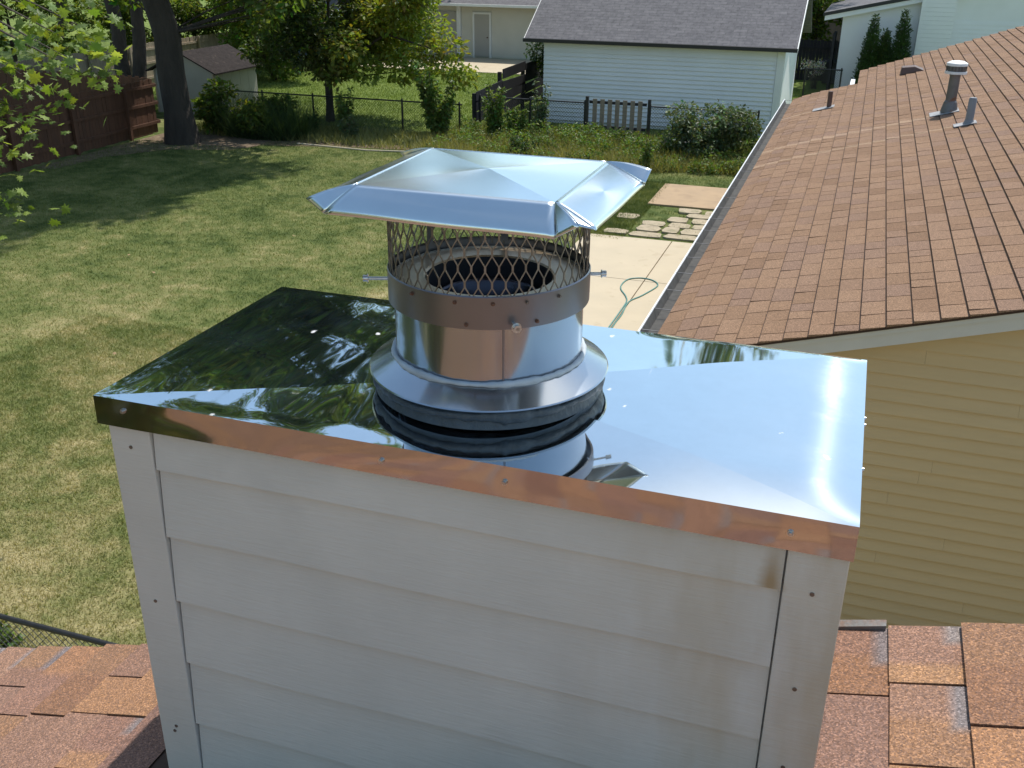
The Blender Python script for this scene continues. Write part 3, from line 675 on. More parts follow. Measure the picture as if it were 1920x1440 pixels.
tag(link('shingle_field', npmesh('shingle_field', V.reshape(-1, 3)-np.array(origin(wroof)), F, False, tv), M['wing_shingle_far'], wroof), kind='stuff')
# gutter with hanger straps
gt = MB(); gz = WZ-.05
for y0, y1 in ((7.95, 24.42),):
    pr = [(-1.49, gz-.11), (-1.64, gz-.11), (-1.675, gz-.04), (-1.68, gz+.01), (-1.694, gz+.012), (-1.694, gz+.0), (-1.684, gz-.045), (-1.647, gz-.118), (-1.48, gz-.118), (-1.48, gz+.0), (-1.49, gz+.0)]
    m_ = len(pr); gt.add([(x, y0, z) for x, z in pr]+[(x, y1, z) for x, z in pr], [(i, (i+1) % m_, m_+(i+1) % m_, m_+i) for i in range(m_)])
gut = gt.build('gutter', M['gutter'], wing)
MB().box(-1.642, -1.489, 7.96, 24.41, gz-.1085, gz-.09).build('gutter_bed', M['gutter_in'], gut)
MB().grid(lambda u, v: (-1.682+.04*(1-v)+.002, 7.96+16.45*u, gz-.105+.105*v), 4, 2).build('gutter_lining', M['gutter_in'], gut)
MB().box(-1.487, -1.4855, 7.96, 24.41, gz-.1, gz-.002).build('gutter_lining', M['gutter_in'], gut)
y = 8.15
while y < 24.3:
    MB().box(-1.682, -1.47, y, y+.012, gz+.001, gz+.006).build('hanger_strap', M['galv'], gut); y += .62
# vents on the roof
vp = MB(); x, y = 1.36, 17.85; v1 = vp.tube([(x-.02, y, zw(x)-.05), (x-.02, y, 4.07)], [.082, .08], 24).build('exhaust_pipe', M['galv'], wing)
MB().lathe((x-.02, y, 0), [(.001, 4.262), (.10, 4.25), (.155, 4.222), (.16, 4.20), (.16, 4.18)], 36).lathe((x-.02, y, 0), [(.16, 4.10), (.165, 4.095), (.165, 4.06), (.05, 4.05)], 36).build('vent_cap', M['vent_cap'], v1)
ct = MB()
for k in range(20):
    a = 2*math.pi*k/20; ct.bar((x-.02+.152*math.cos(a), y+.152*math.sin(a), 4.095), (x-.02+.152*math.cos(a), y+.152*math.sin(a), 4.185), .02, .004, (math.cos(a), math.sin(a), 0))
ct.lathe((x-.02, y, 0), [(.125, 4.09), (.125, 4.19)], 24).build('vent_louvre', M['galv'], v1)
MB().lathe((x-.02, y, 0), [(.135, zw(x)+.005), (.10, zw(x)+.16), (.083, zw(x)+.19)], 24).build('pipe_boot', M['galv'], v1)
MB().hexa([(x-.30, y-.18, zw(x-.30)+.016), (x+.12, y-.18, zw(x+.12)+.016), (x+.12, y+.2, zw(x+.12)+.016), (x-.30, y+.2, zw(x-.30)+.016), (x-.30, y-.18, zw(x-.30)+.026), (x+.12, y-.18, zw(x+.12)+.026), (x+.12, y+.2, zw(x+.12)+.026), (x-.30, y+.2, zw(x-.30)+.026)]).build('flashing', M['lead'], v1)
x, y = 1.53, 16.4
v2 = MB().tube([(x, y, zw(x)-.05), (x, y, 3.875), (x, y, 3.895)], [.056, .056, .045], 20).build('vent_pipe', M['pvc'], wing)
MB().hexa([(x-.20, y-.12, zw(x-.2)+.016), (x+.1, y-.12, zw(x+.1)+.016), (x+.1, y+.13, zw(x+.1)+.016), (x-.2, y+.13, zw(x-.2)+.016), (x-.2, y-.12, zw(x-.2)+.027), (x+.1, y-.12, zw(x+.1)+.027), (x+.1, y+.13, zw(x+.1)+.027), (x-.2, y+.13, zw(x-.2)+.027)]).build('flashing', M['lead'], v2)
MB().lathe((x, y, 0), [(.085, zw(x)+.0), (.06, zw(x)+.07)], 20).build('pipe_boot', M['pvc'], v2)
x, y = -.61, 21.4
v3 = MB().tube([(x, y, zw(x)-.05), (x, y, 3.235)], [.046, .046], 16).build('vent_pipe', M['brown_metal'], wing)
MB().hexa([(x-.30, y-.14, zw(x-.3)+.016), (x+.1, y-.14, zw(x+.1)+.016), (x+.1, y+.16, zw(x+.1)+.016), (x-.3, y+.16, zw(x-.3)+.016), (x-.3, y-.14, zw(x-.3)+.027), (x+.1, y-.14, zw(x+.1)+.027), (x+.1, y+.16, zw(x+.1)+.027), (x-.3, y+.16, zw(x-.3)+.027)]).build('flashing', M['lead'], v3)
x, y = .92, 24.3
v4 = MB().hexa([(x-.22, y-.2, zw(x-.22)+.01), (x+.25, y-.2, zw(x+.25)+.01), (x+.25, y+.2, zw(x+.25)+.01), (x-.22, y+.2, zw(x-.22)+.01), (x-.20, y-.17, zw(x-.2)+.17), (x+.06, y-.17, zw(x+.06)+.13), (x+.06, y+.17, zw(x+.06)+.13), (x-.20, y+.17, zw(x-.2)+.17)]).build('roof_vent', M['brown_metal'], wing, .01)
MB().box(-.30, -.26, 24.44, 24.47, 0.0, 2.95).box(-.33, -.23, 24.47, 26.88, 2.74, 2.84).build('gutter_return', M['gutter'], wing)

# ---------------------------------------------------------------- hose on the patio
hp = [(-3.45, 13.4), (-3.47, 14.5), (-3.47, 15.5), (-3.47, 16.06), (-3.48, 16.65), (-3.56, 16.95), (-3.74, 17.33), (-3.78, 17.67), (-3.71, 17.97), (-3.51, 18.09), (-3.29, 18.03), (-3.15, 17.83), (-3.15, 17.6), (-3.29, 17.09), (-3.44, 16.66), (-3.41, 15.98), (-3.42, 15.51), (-3.40, 14.5), (-3.38, 13.4)]
def spline(p, k=6):
    out = []; p = [Vector(q) for q in p]
    for i in range(len(p)-1):
        a, b, c, d = p[max(i-1, 0)], p[i], p[i+1], p[min(i+2, len(p)-1)]
        for j in range(k):
            t = j/k; out.append(.5*((2*b)+(c-a)*t+(2*a-5*b+4*c-d)*t*t+(3*b-a-3*c+d)*t**3))
    return out+[p[-1]]
hz_ = MB().tube(spline([(x_, y_, .057) for x_, y_ in hp]), .0125, 8).build('garden_hose', M['hose']); tag(hz_, 'teal garden hose lying in a loop on the concrete patio', 'hose')

# ---------------------------------------------------------------- white garage behind the yard
gr = thing('white_garage', (-6.55, 37.7, 0), 'white sided garage with grey shingled roof and black eave gutter', 'garage')
GX0, GX1, GY0, GY1, GE = -10.58, -2.55, 34.5, 41.0, 2.78
MB().box(GX0+.02, GX1-.02, GY0+.03, GY1, 0, GE).add([(GX1-.02, GY0+.03, GE), (GX1-.02, GY1, GE), (GX1-.02, (GY0+GY1)/2, GE+1.95)], [(0, 1, 2)]).add([(GX0+.02, GY0+.03, GE), (GX0+.02, GY1, GE), (GX0+.02, (GY0+GY1)/2, GE+1.95)], [(2, 1, 0)]).build('wall', M['siding_white'], gr)
z = .12; bme = None
while z < GE-.02:
    h_ = min(.142, GE-z)
    if bme is None:
        bme = MB().hexa([(GX0, -.035, 0), (GX1-.22, -.035, 0), (GX1-.22, .028, 0), (GX0, .028, 0), (GX0, .012, .137), (GX1-.22, .012, .137), (GX1-.22, .028, .137), (GX0, .028, .137)]).mesh('siding_board', Vector((gr.location.x, 0, 0)))
    o = link('siding_board', bme, M['siding_white'], gr, (0, GY0-gr.location.y, z)); z += .142
for x in (GX1-.21, ): MB().box(x, x+.21, GY0-.045, GY0+.03, 0, GE).build('corner_trim', M['trim_white'], gr)
MB().box(GX1, GX1+.03, GY0-.03, GY0+.2, 0, GE).build('corner_trim', M['trim_white'], gr)
GS = .6; rx0, rx1, ry0 = -11.2, -2.16, 34.22; rz0 = 2.80; rym = (GY0+GY1)/2; zq = lambda y: rz0+GS*(min(y, 2*rym-y)-ry0)
gm = MB().hexa([(rx0, ry0, rz0-.06), (rx1, ry0, rz0-.06), (rx1, rym, zq(rym)-.06), (rx0, rym, zq(rym)-.06), (rx0, ry0, rz0+.02), (rx1, ry0, rz0+.02), (rx1, rym, zq(rym)+.02), (rx0, rym, zq(rym)+.02)])
gm.hexa([(rx0, rym, zq(rym)-.06), (rx1, rym, zq(rym)-.06), (rx1, 2*rym-ry0, rz0-.06), (rx0, 2*rym-ry0, rz0-.06), (rx0, rym, zq(rym)+.02), (rx1, rym, zq(rym)+.02), (rx1, 2*rym-ry0, rz0+.02), (rx0, 2*rym-ry0, rz0+.02)])
groof = gm.build('roof', M['grey_roof'], gr)
MB().box(rx0-.02, rx1+.02, ry0-.13, ry0-.002, rz0-.10, rz0+.015).build('gutter', M['black_metal'], gr)
MB().box(GX0, GX1, ry0, GY0-.021, rz0-.09, rz0-.062).build('soffit', M['trim_white'], gr)
for x in (rx0-.025, rx1+.003): MB().hexa([(x, ry0, rz0-.16), (x+.022, ry0, rz0-.16), (x+.022, rym, zq(rym)-.16), (x, rym, zq(rym)-.16), (x, ry0, rz0+.01), (x+.022, ry0, rz0+.01), (x+.022, rym, zq(rym)+.01), (x, rym, zq(rym)+.01)]).build('rake_board', M['trim_white'], gr)

# ---------------------------------------------------------------- houses farther back
def lap(parent, x0, x1, y, z0, z1, ex, m):
    me = MB().hexa([(x0, -.02, 0), (x1, -.02, 0), (x1, .0, 0), (x0, .0, 0), (x0, -.004, ex-.002), (x1, -.004, ex-.002), (x1, 0, ex-.002), (x0, 0, ex-.002)]).mesh('siding_board', Vector((parent.location.x, 0, 0)))
    z = z0
    while z < z1-ex*.5: link('siding_board', me, m, parent, (0, y-parent.location.y, z)); z += ex
fh = thing('cream_house', (-18.5, 56, 0), 'cream sided far house with beige side door behind a concrete driveway', 'house')
M['cream'] = plain('cream_vinyl', (.66, .63, .55), .6, .05, 1, .05, 50)
MB().box(-24.5, -12.5, 52.62, 60, 0, 2.75).build('wall', M['cream'], fh)
for xa, xb in ((-20.75, -20.12), (-19.04, -12.5)): lap(fh, xa, xb, 52.62, .05, 2.7, .2, M['cream'])
MB().box(-20.98, -20.76, 52.45, 52.62, 0, 2.7).build('corner_post', M['trim_white'], fh)
MB().box(-24.4, -21.0, 52.55, 52.62, .1, 2.3).build('garage_door', M['door'], fh)
dr = MB().box(-20.0, -19.16, 52.55, 52.60, .06, 2.2).build('door', M['door'], fh); MB().tube([(-19.26, 52.55, 1.05), (-19.26, 52.48, 1.05)], [.035, .035], 10).build('handle', M['brown_metal'], dr)
MB().box(-20.1, -20.003, 52.53, 52.61, 0, 2.3).box(-19.157, -19.06, 52.53, 52.61, 0, 2.3).box(-20.003, -19.157, 52.53, 52.61, 2.203, 2.3).build('door_frame', M['trim_white'], fh)
MB().hexa([(-25, 51.7, 2.66), (-12, 51.7, 2.66), (-12, 56.3, 4.3), (-25, 56.3, 4.3), (-25, 51.7, 2.74), (-12, 51.7, 2.74), (-12, 56.3, 4.4), (-25, 56.3, 4.4)]).hexa([(-25, 56.3, 4.3), (-12, 56.3, 4.3), (-12, 61, 2.66), (-25, 61, 2.66), (-25, 56.3, 4.4), (-12, 56.3, 4.4), (-12, 61, 2.74), (-25, 61, 2.74)]).build('roof', M['grey_roof'], fh)
MB().box(-25, -12, 51.6, 51.697, 2.63, 2.75).build('gutter', M['trim_white'], fh)
wb = thing('white_outbuilding', (-28.5, 49, 0), 'plain white outbuilding standing behind the bare tree trunk', 'shed')
MB().box(-30.8, -25.8, 47.2, 51, 0, 2.5).build('wall', M['siding_white'], wb); MB().box(-27.9, -26.7, 47.12, 47.19, 0, 2.1).build('door', plain('blue_door', (.10, .14, .22), .5, .1, 3), wb)
MB().hexa([(-31.1, 46.9, 2.5), (-25.5, 46.9, 2.5), (-25.5, 49.1, 3.4), (-31.1, 49.1, 3.4), (-31.1, 46.9, 2.58), (-25.5, 46.9, 2.58), (-25.5, 49.1, 3.5), (-31.1, 49.1, 3.5)]).hexa([(-31.1, 49.1, 3.4), (-25.5, 49.1, 3.4), (-25.5, 51.3, 2.5), (-31.1, 51.3, 2.5), (-31.1, 49.1, 3.5), (-25.5, 49.1, 3.5), (-25.5, 51.3, 2.58), (-31.1, 51.3, 2.58)]).build('roof', M['grey_roof'], wb)
rh = thing('white_gabled_house', (4.5, 50, 0), 'white sided house with grey roof and projecting white chimney bay behind the brown roof', 'house')
RY = 45.2
MB().box(-1.2, 12, RY+.01, 56, 0, 3.1).add([(-1.2, RY+.012, 3.1), (12, RY+.012, 3.1), (5.4, RY+.012, 4.6)], [(0, 1, 2)]).build('wall', M['siding_white'], rh)
lap(rh, -1.2, 1.68, RY+.01, .05, 3.15, .16, M['siding_white']); lap(rh, 2.95, 11.9, RY+.01, .05, 3.15, .16, M['siding_white'])
MB().box(1.7, 2.93, RY-.55, RY, 0, 5.6).build('chimney_bay', M['trim_white'], rh)
z = .05
bm2 = MB().box(1.69, 2.94, -.0, .03, 0, .155).mesh('siding_board', Vector((rh.location.x, 0, 0)))
while z < 5.5: link('siding_board', bm2, M['siding_white'], rh, (0, RY-.58-rh.location.y, z)); z += .16
MB().hexa([(-1.95, RY-.35, 3.14), (5.4, RY-.35, 4.74), (5.4, 56.3, 4.74), (-1.95, 56.3, 3.14), (-1.95, RY-.35, 3.24), (5.4, RY-.35, 4.84), (5.4, 56.3, 4.84), (-1.95, 56.3, 3.24)]).hexa([(5.4, RY-.35, 4.74), (12.8, RY-.35, 3.14), (12.8, 56.3, 3.14), (5.4, 56.3, 4.74), (5.4, RY-.35, 4.84), (12.8, RY-.35, 3.24), (12.8, 56.3, 3.24), (5.4, 56.3, 4.84)]).build('roof', M['grey_roof'], rh)
MB().hexa([(-1.97, RY-.38, 3.12), (5.4, RY-.38, 4.70), (5.4, RY-.352, 4.70), (-1.97, RY-.352, 3.12), (-1.97, RY-.38, 3.25), (5.4, RY-.38, 4.85), (5.4, RY-.352, 4.85), (-1.97, RY-.352, 3.25)]).build('rake_board', M['black_metal'], rh)
MB().hexa([(-1.9, RY-.34, 2.95), (5.4, RY-.34, 4.54), (5.4, RY-.03, 4.54), (-1.9, RY-.03, 2.95), (-1.9, RY-.34, 3.13), (5.4, RY-.34, 4.73), (5.4, RY-.03, 4.73), (-1.9, RY-.03, 3.13)]).build('soffit', M['trim_white'], rh)
bh = thing('grey_roofed_house', (-4, 66, 0), 'dark far house with grey roof glimpsed past the garage corner', 'house')
MB().box(-8, 0, 62, 70, 0, 2.9).build('wall', plain('dark_brick', (.10, .075, .07), .8, .2, 3), bh); MB().box(-4.6, -2.6, 61.95, 61.99, .9, 2.1).build('window', M['dark_glass'], bh)
MB().hexa([(-8.5, 61.4, 2.85), (.5, 61.4, 2.85), (.5, 66, 4.7), (-8.5, 66, 4.7), (-8.5, 61.4, 2.95), (.5, 61.4, 2.95), (.5, 66, 4.8), (-8.5, 66, 4.8)]).hexa([(-8.5, 66, 4.7), (.5, 66, 4.7), (.5, 70.6, 2.85), (-8.5, 70.6, 2.85), (-8.5, 66, 4.8), (.5, 66, 4.8), (.5, 70.6, 2.95), (-8.5, 70.6, 2.95)]).build('roof', M['grey_roof'], bh)

# ---------------------------------------------------------------- shed
sh = thing('garden_shed', (-23, 32.8, 0), 'small pale panel shed with dark shingled roof behind the big trunk', 'shed')
sx0, sx1, sy0, sy1, se, sr = -24.3, -21.8, 31.35, 34.1, 1.5, 2.12; sxm = (sx0+sx1)/2
MB().box(sx0, sx1, sy0, sy1, 0, se).add([(sx0, sy0, se), (sx1, sy0, se), (sxm, sy0, sr-.03)], [(0, 1, 2)]).add([(sx0, sy1, se), (sx1, sy1, se), (sxm, sy1, sr-.03)], [(2, 1, 0)]).build('wall', M['shed_wall'], sh)
for a_, za, b_, zb in ((sx0-.2, se-.06, sxm, sr), (sxm, sr, sx1+.2, se-.06)):
    MB().hexa([(a_, sy0-.18, za), (b_, sy0-.18, zb), (b_, sy1+.18, zb), (a_, sy1+.18, za), (a_, sy0-.18, za+.05), (b_, sy0-.18, zb+.05), (b_, sy1+.18, zb+.05), (a_, sy1+.18, za+.05)]).build('roof', M['shed_roof'], sh)
for x in (sx0, sx1-.06):
    MB().box(x-.004, x+.064, sy0-.012, sy0-.001, 0, se-.05).build('corner_trim', M['grey_wood'], sh)
MB().box(sx1+.001, sx1+.012, sy0, sy0+.06, 0, se-.08).build('corner_trim', M['grey_wood'], sh)
for k in range(1, 5): MB().box(sx1+.001, sx1+.007, sy0+k*.55-.01, sy0+k*.55+.01, 0, se-.08).build('batten', M['shed_wall'], sh)

# ---------------------------------------------------------------- wooden fences
def picket_fence(name, p0, p1, hgt, label, m, side, group=None, seed=1, jag=0, rails=(.35, .95, 1.5), post=2.4, wood_post=True):
    """side: unit normal pointing to the side that shows rails and posts"""
    p0, p1, sd = Vector((*p0, 0)), Vector((*p1, 0)), Vector((*side, 0)); d = (p1-p0); L = d.length; d.normalize(); r = random.Random(seed)
    t = thing(name, p0.lerp(p1, .5), label, 'fence', group)
    hs = [MB().hexa([tuple(a) for a in (d*0, d*.137, d*.137+sd*.018, sd*.018)]+[tuple(a) for a in (Vector((0, 0, 1))*hgt, d*.137+Vector((0, 0, hgt)), d*.137+sd*.018+Vector((0, 0, hgt)), sd*.018+Vector((0, 0, hgt)))]).mesh('picket') for _ in (0,)]
    n = int(L/.143)
    for i in range(n):
        o = link('picket', hs[0], m, t, p0+d*(i*.143)-t.location+Vector((0, 0, .02+r.uniform(-.015, .015)+jag*((i % 2)*.05)))+sd*r.uniform(0, .006))
        o.rotation_euler = (r.uniform(-.006, .006), r.uniform(-.006, .006), 0)
    for z in rails: MB().bar(p0+sd*.045+Vector((0, 0, z)), p1+sd*.045+Vector((0, 0, z)), .04, .09, (0, 0, 1)).build('rail', m, t)
    k = 0.0
    while k <= L: q = p0+d*k+sd*.12; MB().bar(q, q+Vector((0, 0, hgt+.02)), .095, .095).build('post', m, t); k += post
    return t
picket_fence('wood_fence', (-21.75, 12.0), (-21.75, 28.0), 1.68, 'rust brown stained picket fence in tree shade along the lawn edge', M['stain_wood'], (1, 0), seed=3)
picket_fence('wood_fence', (-29.5, 28.05), (-21.8, 28.05), 1.66, 'dark shaded dog eared picket fence meeting the rust brown fence at its corner', M['stain_wood'], (0, 1), seed=4, jag=1)
picket_fence('wood_fence', (-28.9, 28.6), (-28.9, 46.0), 1.72, 'sunlit weathered tan picket fence behind the maple leaves', M['grey_wood'], (1, 0), seed=5)
df = thing('rail_fence', (-12.1, 35.5, 0), 'dark painted board fence sloping back towards the white garage corner', 'fence')
for k, y in enumerate((31.7, 34.2, 36.8, 39.4)): MB().box(-12.17, -12.05, y, y+.12, 0, 1.25 if k == 0 else 1.65).build('post', M['dark_wood'], df)
for z in (.25, .62, 1.0, 1.36):
    for y0, y1 in ((31.7, 34.3), (34.35, 36.9), (36.95, 39.5)):
        r_ = random.Random(int(z*100+y0)); a_, b_ = r_.uniform(-.08, .08), r_.uniform(-.08, .08)
        if z > 1.2 and y0 < 32: continue
        MB().hexa([(-12.04, y0, z+a_), (-12.015, y0, z+a_), (-12.015, y1, z+b_), (-12.04, y1, z+b_), (-12.04, y0, z+a_+.33), (-12.015, y0, z+a_+.33), (-12.015, y1, z+b_+.33), (-12.04, y1, z+b_+.33)]).build('board', M['dark_wood'], df)
df2 = thing('board_fence', (-1.9, 49.8, 0), 'black board fence in shade between the garage and the white gabled house', 'fence')
for i in range(26): MB().box(-4.4+i*.15, -4.4+i*.15+.143, 49.8, 49.82, 0, 1.75+.03*(i % 2)).build('picket', M['dark_wood'], df2)
for z in (.4, 1.4): MB().box(-4.4, -.5, 49.74, 49.799, z, z+.09).build('rail', M['dark_wood'], df2)
ds = MB().box(-1.15, -1.05, 45.0, 47.0, 0, 2.4).build('dark_screen_panel', M['dark_wood']); ds.location = (-.35, 0, 0); tag(ds, 'tall dark wood screen panel at the corner of the white gabled house', 'screen panel')

# ---------------------------------------------------------------- chain link fences
def chain_link(name, p0, p1, hgt, posts, label, cell=.065, wr=.0022, rail=.024, group=None):
    p0, p1 = Vector((*p0, 0)), Vector((*p1, 0)); d = p1-p0; L = d.length; d.normalize(); t = thing(name, p0.lerp(p1, .5), label, 'fence', group); up = Vector((0, 0, 1))
    for k in posts: q = p0+d*k; MB().tube([q, q+up*(hgt+.06)], [.032, .032], 10).tube([q+up*(hgt+.05), q+up*(hgt+.09)], [.038, .012], 10).build('post', M['black_metal'], t)
    MB().tube([p0+up*hgt, p1+up*hgt], [rail, rail], 10).build('top_rail', M['black_metal'], t)
    b = MB(); st = cell*1.414; hg = hgt-.04; nrm = d.cross(up)
    k = -hg
    while k < L:
        for sg in (1, -1):
            a0, a1 = (k, k+hg) if sg == 1 else (k+hg, k); z0, z1 = .04, .04+hg
            lo, hi = max(0, min(a0, a1)), min(L, max(a0, a1))
            if hi-lo < .02: continue
            f = lambda s_: z0+(z1-z0)*(s_-a0)/(a1-a0)
            b.bar(p0+d*lo+up*f(lo)+nrm*.002*sg, p0+d*hi+up*f(hi)+nrm*.002*sg, wr*2, wr*2, nrm)
        k += st
    tag(b.build('chain_mesh', M['wire'], t), kind='stuff'); return t
chain_link('chain_link_fence', (-21.6, 30.9), (-12.2, 30.9), 1.0, [0, 2.0, 3.96, 7.27, 9.3], 'low black chain link fence with the young yard tree right behind it', wr=.003)
chain_link('chain_link_fence', (-12.0, 32.0), (-8.36, 32.0), 1.12, [0, 1.75, 3.6], 'short chain link run between the dark board fence and the slatted gate', wr=.003)
chain_link('chain_link_fence', (-6.28, 32.0), (-2.9, 32.0), 1.12, [0.0, 3.35], 'chain link run between the slatted gate and the leafy garage shrub', wr=.003)
chain_link('chain_link_fence', (-9.2, 4.79), (-2.3, 4.79), 1.10, [0.4, 3.0, 6.8], 'black chain link fence seen over the near roof edge', cell=.055, wr=.0022, rail=.022)
gt_ = thing('slatted_gate', (-7.3, 32, 0), 'weathered slatted wooden gate between two black posts before the white garage', 'gate')
for x in (-8.33, -6.31): MB().box(x-.045, x+.045, 31.95, 32.05, 0, 1.33).build('gate_post', M['black_metal'], gt_)
for i in range(7): x = -8.13+i*.245; MB().box(x, x+.14, 31.93, 31.955, .12, 1.27).build('slat', M['gate_wood'], gt_)
for z in (.35, 1.12): MB().box(-8.25, -6.39, 31.957, 32.0, z, z+.09).build('rail', M['dark_wood'], gt_)
chain_link('chain_link_fence', (-2.35, 44.0), (-.9, 44.0), 1.15, [0, 1.4], 'black chain link panel on the green strip beside the garage', wr=.004, rail=.03)

# ---------------------------------------------------------------- trees
def wob(p, r, seed, n=7):
    q = random.Random(seed); out = []; rr_ = []
    p0, p1 = Vector(p[0]), Vector(p[1])
    for i in range(n):
        t = i/(n-1); out.append(tuple(p0.lerp(p1, t)+Vector((q.uniform(-1, 1), q.uniform(-1, 1), 0))*r[0]*.25*(0 if i == 0 else 1))); rr_.append(r[0]+(r[1]-r[0])*t)
    rr_[0] *= 1.35; return out, rr_
bt = (-19.95, 26.7)
cs, rs = clumps((-18.6, 27.4, 14.2), (5.2, 4.8, 9.2), 100, 1.35, 31, .3, lambda p: p[2] > 5.0)
lo_c = [(-17.6, 27.9, 4.6), (-16.9, 28.3, 4.2), (-18.3, 27.6, 4.9), (-17.0, 27.4, 3.9), (-21.9, 27.9, 4.6), (-16.2, 28.4, 4.6), (-18.6, 28.6, 4.2), (-17.8, 28.3, 3.7), (-22.6, 28.4, 4.2)]
cs += [np.array(c) for c in lo_c]; rs += [.6]*len(lo_c)
c2, r2 = clumps((-15.2, 29.6, 18.5), (4.6, 4.2, 7.0), 45, 1.25, 33, .3); cs += c2; rs += r2
tree('big_shade_tree', bt, 'massive dark trunked shade tree standing beside the soil bed at the lawn end', [wob([(-19.95, 26.7, -.1), (-20.35, 26.8, 6.5)], (.43, .37), 1), wob([(-20.35, 26.8, 6.4), (-18.8, 27.2, 19)], (.40, .12), 2), wob([(-20.3, 26.8, 5.0), (-22.5, 27.4, 13)], (.25, .08), 3), wob([(-20.3, 26.8, 6.0), (-15.4, 29.4, 18)], (.22, .07), 6)], cs, rs, 60000, .30, LM['oak'], M['bark'], 41)
cs, rs = clumps((-16.8, 32.0, 3.9), (3.9, 2.6, 2.4), 64, .82, 51, .3, lambda p: p[2] > 1.75+.25*max(0, -16-p[0]) or False)
ext = [(-13.6, 31.6, 2.5), (-13.0, 31.8, 2.0), (-12.6, 32.0, 1.75), (-13.9, 31.7, 1.9), (-14.4, 31.4, 2.3), (-12.9, 31.7, 2.6), (-14.8, 31.9, 1.8), (-19.8, 31.7, 2.0), (-20.3, 31.9, 2.3), (-19.2, 32.4, 1.9)]
cs += [np.array(c) for c in ext]; rs += [.55]*len(ext)
tree('yard_tree', (-17.52, 31.8), 'young round crowned tree behind the chain link fence with yellow sunlight painted into one side', [([(-17.52, 31.8, -.05), (-17.5, 31.8, .6), (-17.5, 31.8, 1.35)], [.17, .13, .125]), ([(-17.5, 31.8, 1.3), (-17.9, 31.9, 1.9), (-18.4, 32.0, 3.4)], [.09, .07, .03]), ([(-17.5, 31.8, 1.3), (-17.45, 31.8, 2.4), (-17.3, 31.9, 4.6)], [.085, .07, .03]), ([(-17.5, 31.8, 1.3), (-17.0, 31.8, 1.9), (-16.0, 31.8, 3.4)], [.095, .07, .03]), ([(-17.0, 31.8, 1.9), (-15.2, 31.7, 3.0), (-13.6, 31.7, 2.6)], [.06, .045, .02])], cs, rs, 24000, .21, LM['yard'], M['bark_dark'], 52,
     tint=lambda P: 1+np.clip((P[:, :1]+17.0)*.6, -.3, 1.2)*np.array([[1.15, .8, .15]]))  # sunlit right side and shaded left side put into the leaf colour
cs, rs = clumps((-27.5, 35.0, 15.5), (5.6, 5.4, 12.5), 95, 1.45, 61, .4, lambda p: p[2] > 4.0)
tree('leaning_tree', (-26.6, 33.2), 'twin stemmed leaning dark tree behind the corner of the picket fences', [wob([(-25.6, 31.5, -.1), (-27.2, 33.0, 5.5)], (.30, .2), 4), wob([(-25.4, 31.6, 0), (-25.3, 33.0, 7.5)], (.27, .16), 5)], cs, rs, 22000, .36, LM['oak'], M['bark_dark'], 62)
for i, (x, y, zc, rx, rz, nl, lab) in enumerate(((-36, 44, 15, 7, 12.5, 11000, 'tall broad tree behind the sunlit tan picket fence'), (-27.5, 55, 14, 7, 12.0, 16000, 'tall tree towering behind the white outbuilding'), (-34, 29.5, 16, 6.5, 13, 10000, 'tall tree whose lower crown overhangs the near end of the tan picket fence'), (-48, 54, 12, 8, 9.5, 12000, 'largest tree of the far row behind the picket fences'), (-16.5, 2.5, 8.5, 5, 6.5, 12000, 'broad tree mirrored dark in the side of the flue pipe'), (-7.6, -4.4, 4.6, 2.9, 3.4, 9000, 'low unseen tree added beside the eave behind the camera to mirror dark in the lid skirt'), (-34, 14, 11, 6.5, 9, 9000, 'tall tree past the maple, mirrored in the lid corner'))):  # the low tree behind the camera is added to darken the skirt reflection
    cs, rs = clumps((x, y, zc), (rx, rx*.9, rz), 46, 1.7, 70+i, .4, lambda p: p[2] > 1.8)
    tree('background_tree', (x, y), lab, [wob([(x, y, -.1), (x+.4, y, zc)], (.4, .15), 80+i)], cs, rs, nl, .42, LM['far'], M['bark_dark'], 90+i, group='tall trees behind the fences')
for i, (x, y, zc, rx, rz) in enumerate(((-5.8, 53.5, 14.2, 6.2, 10), (3, 100, 9.5, 8, 7), (-34, 84, 10, 8, 8))):
    cs, rs = clumps((x, y, zc), (rx, rx*.8, rz), 40, 2.0, 170+i, .4, lambda p: p[2] > 2)
    tree('distant_tree', (x, y), ('tall tree behind the garage mirrored as a dark peak in the polished lid', 'distant rounded tree beyond the white gabled house', 'distant tree beyond the cream house')[i], [wob([(x, y, -.1), (x+.4, y, zc)], (.5, .2), 180+i)], cs, rs, 8000, .55, LM['far'], M['bark_dark'], 190+i, group='distant trees past the houses')
# undergrowth trees behind the shed, letting light patches through
for i, (x, y, zc, rx, rz, lab) in enumerate(((-25.0, 40.5, 2.6, 2.6, 2.2, 'low bushy tree with sunlit leaves behind the shed roof'), (-31.5, 41, 2.8, 3.0, 2.4, 'low bushy tree against the tan picket fence'), (-34.5, 35.5, 3.2, 3.4, 3.0, 'dense dark bush tree beyond the tan picket fence'), (-27.2, 44.0, 3.0, 2.4, 2.6, 'dense dark bush tree close to the white outbuilding'))):
    cs, rs = clumps((x, y, zc), (rx, rx*.8, rz), 26, .7, 210+i, .3, lambda p: p[2] > .5)
    tree('bushy_tree', (x, y), lab, [wob([(x, y, -.1), (x, y, zc)], (.12, .05), 220+i)], cs, rs, 9000, .22, LM['maple' if i == 0 else 'oak'], M['bark_dark'], 230+i)
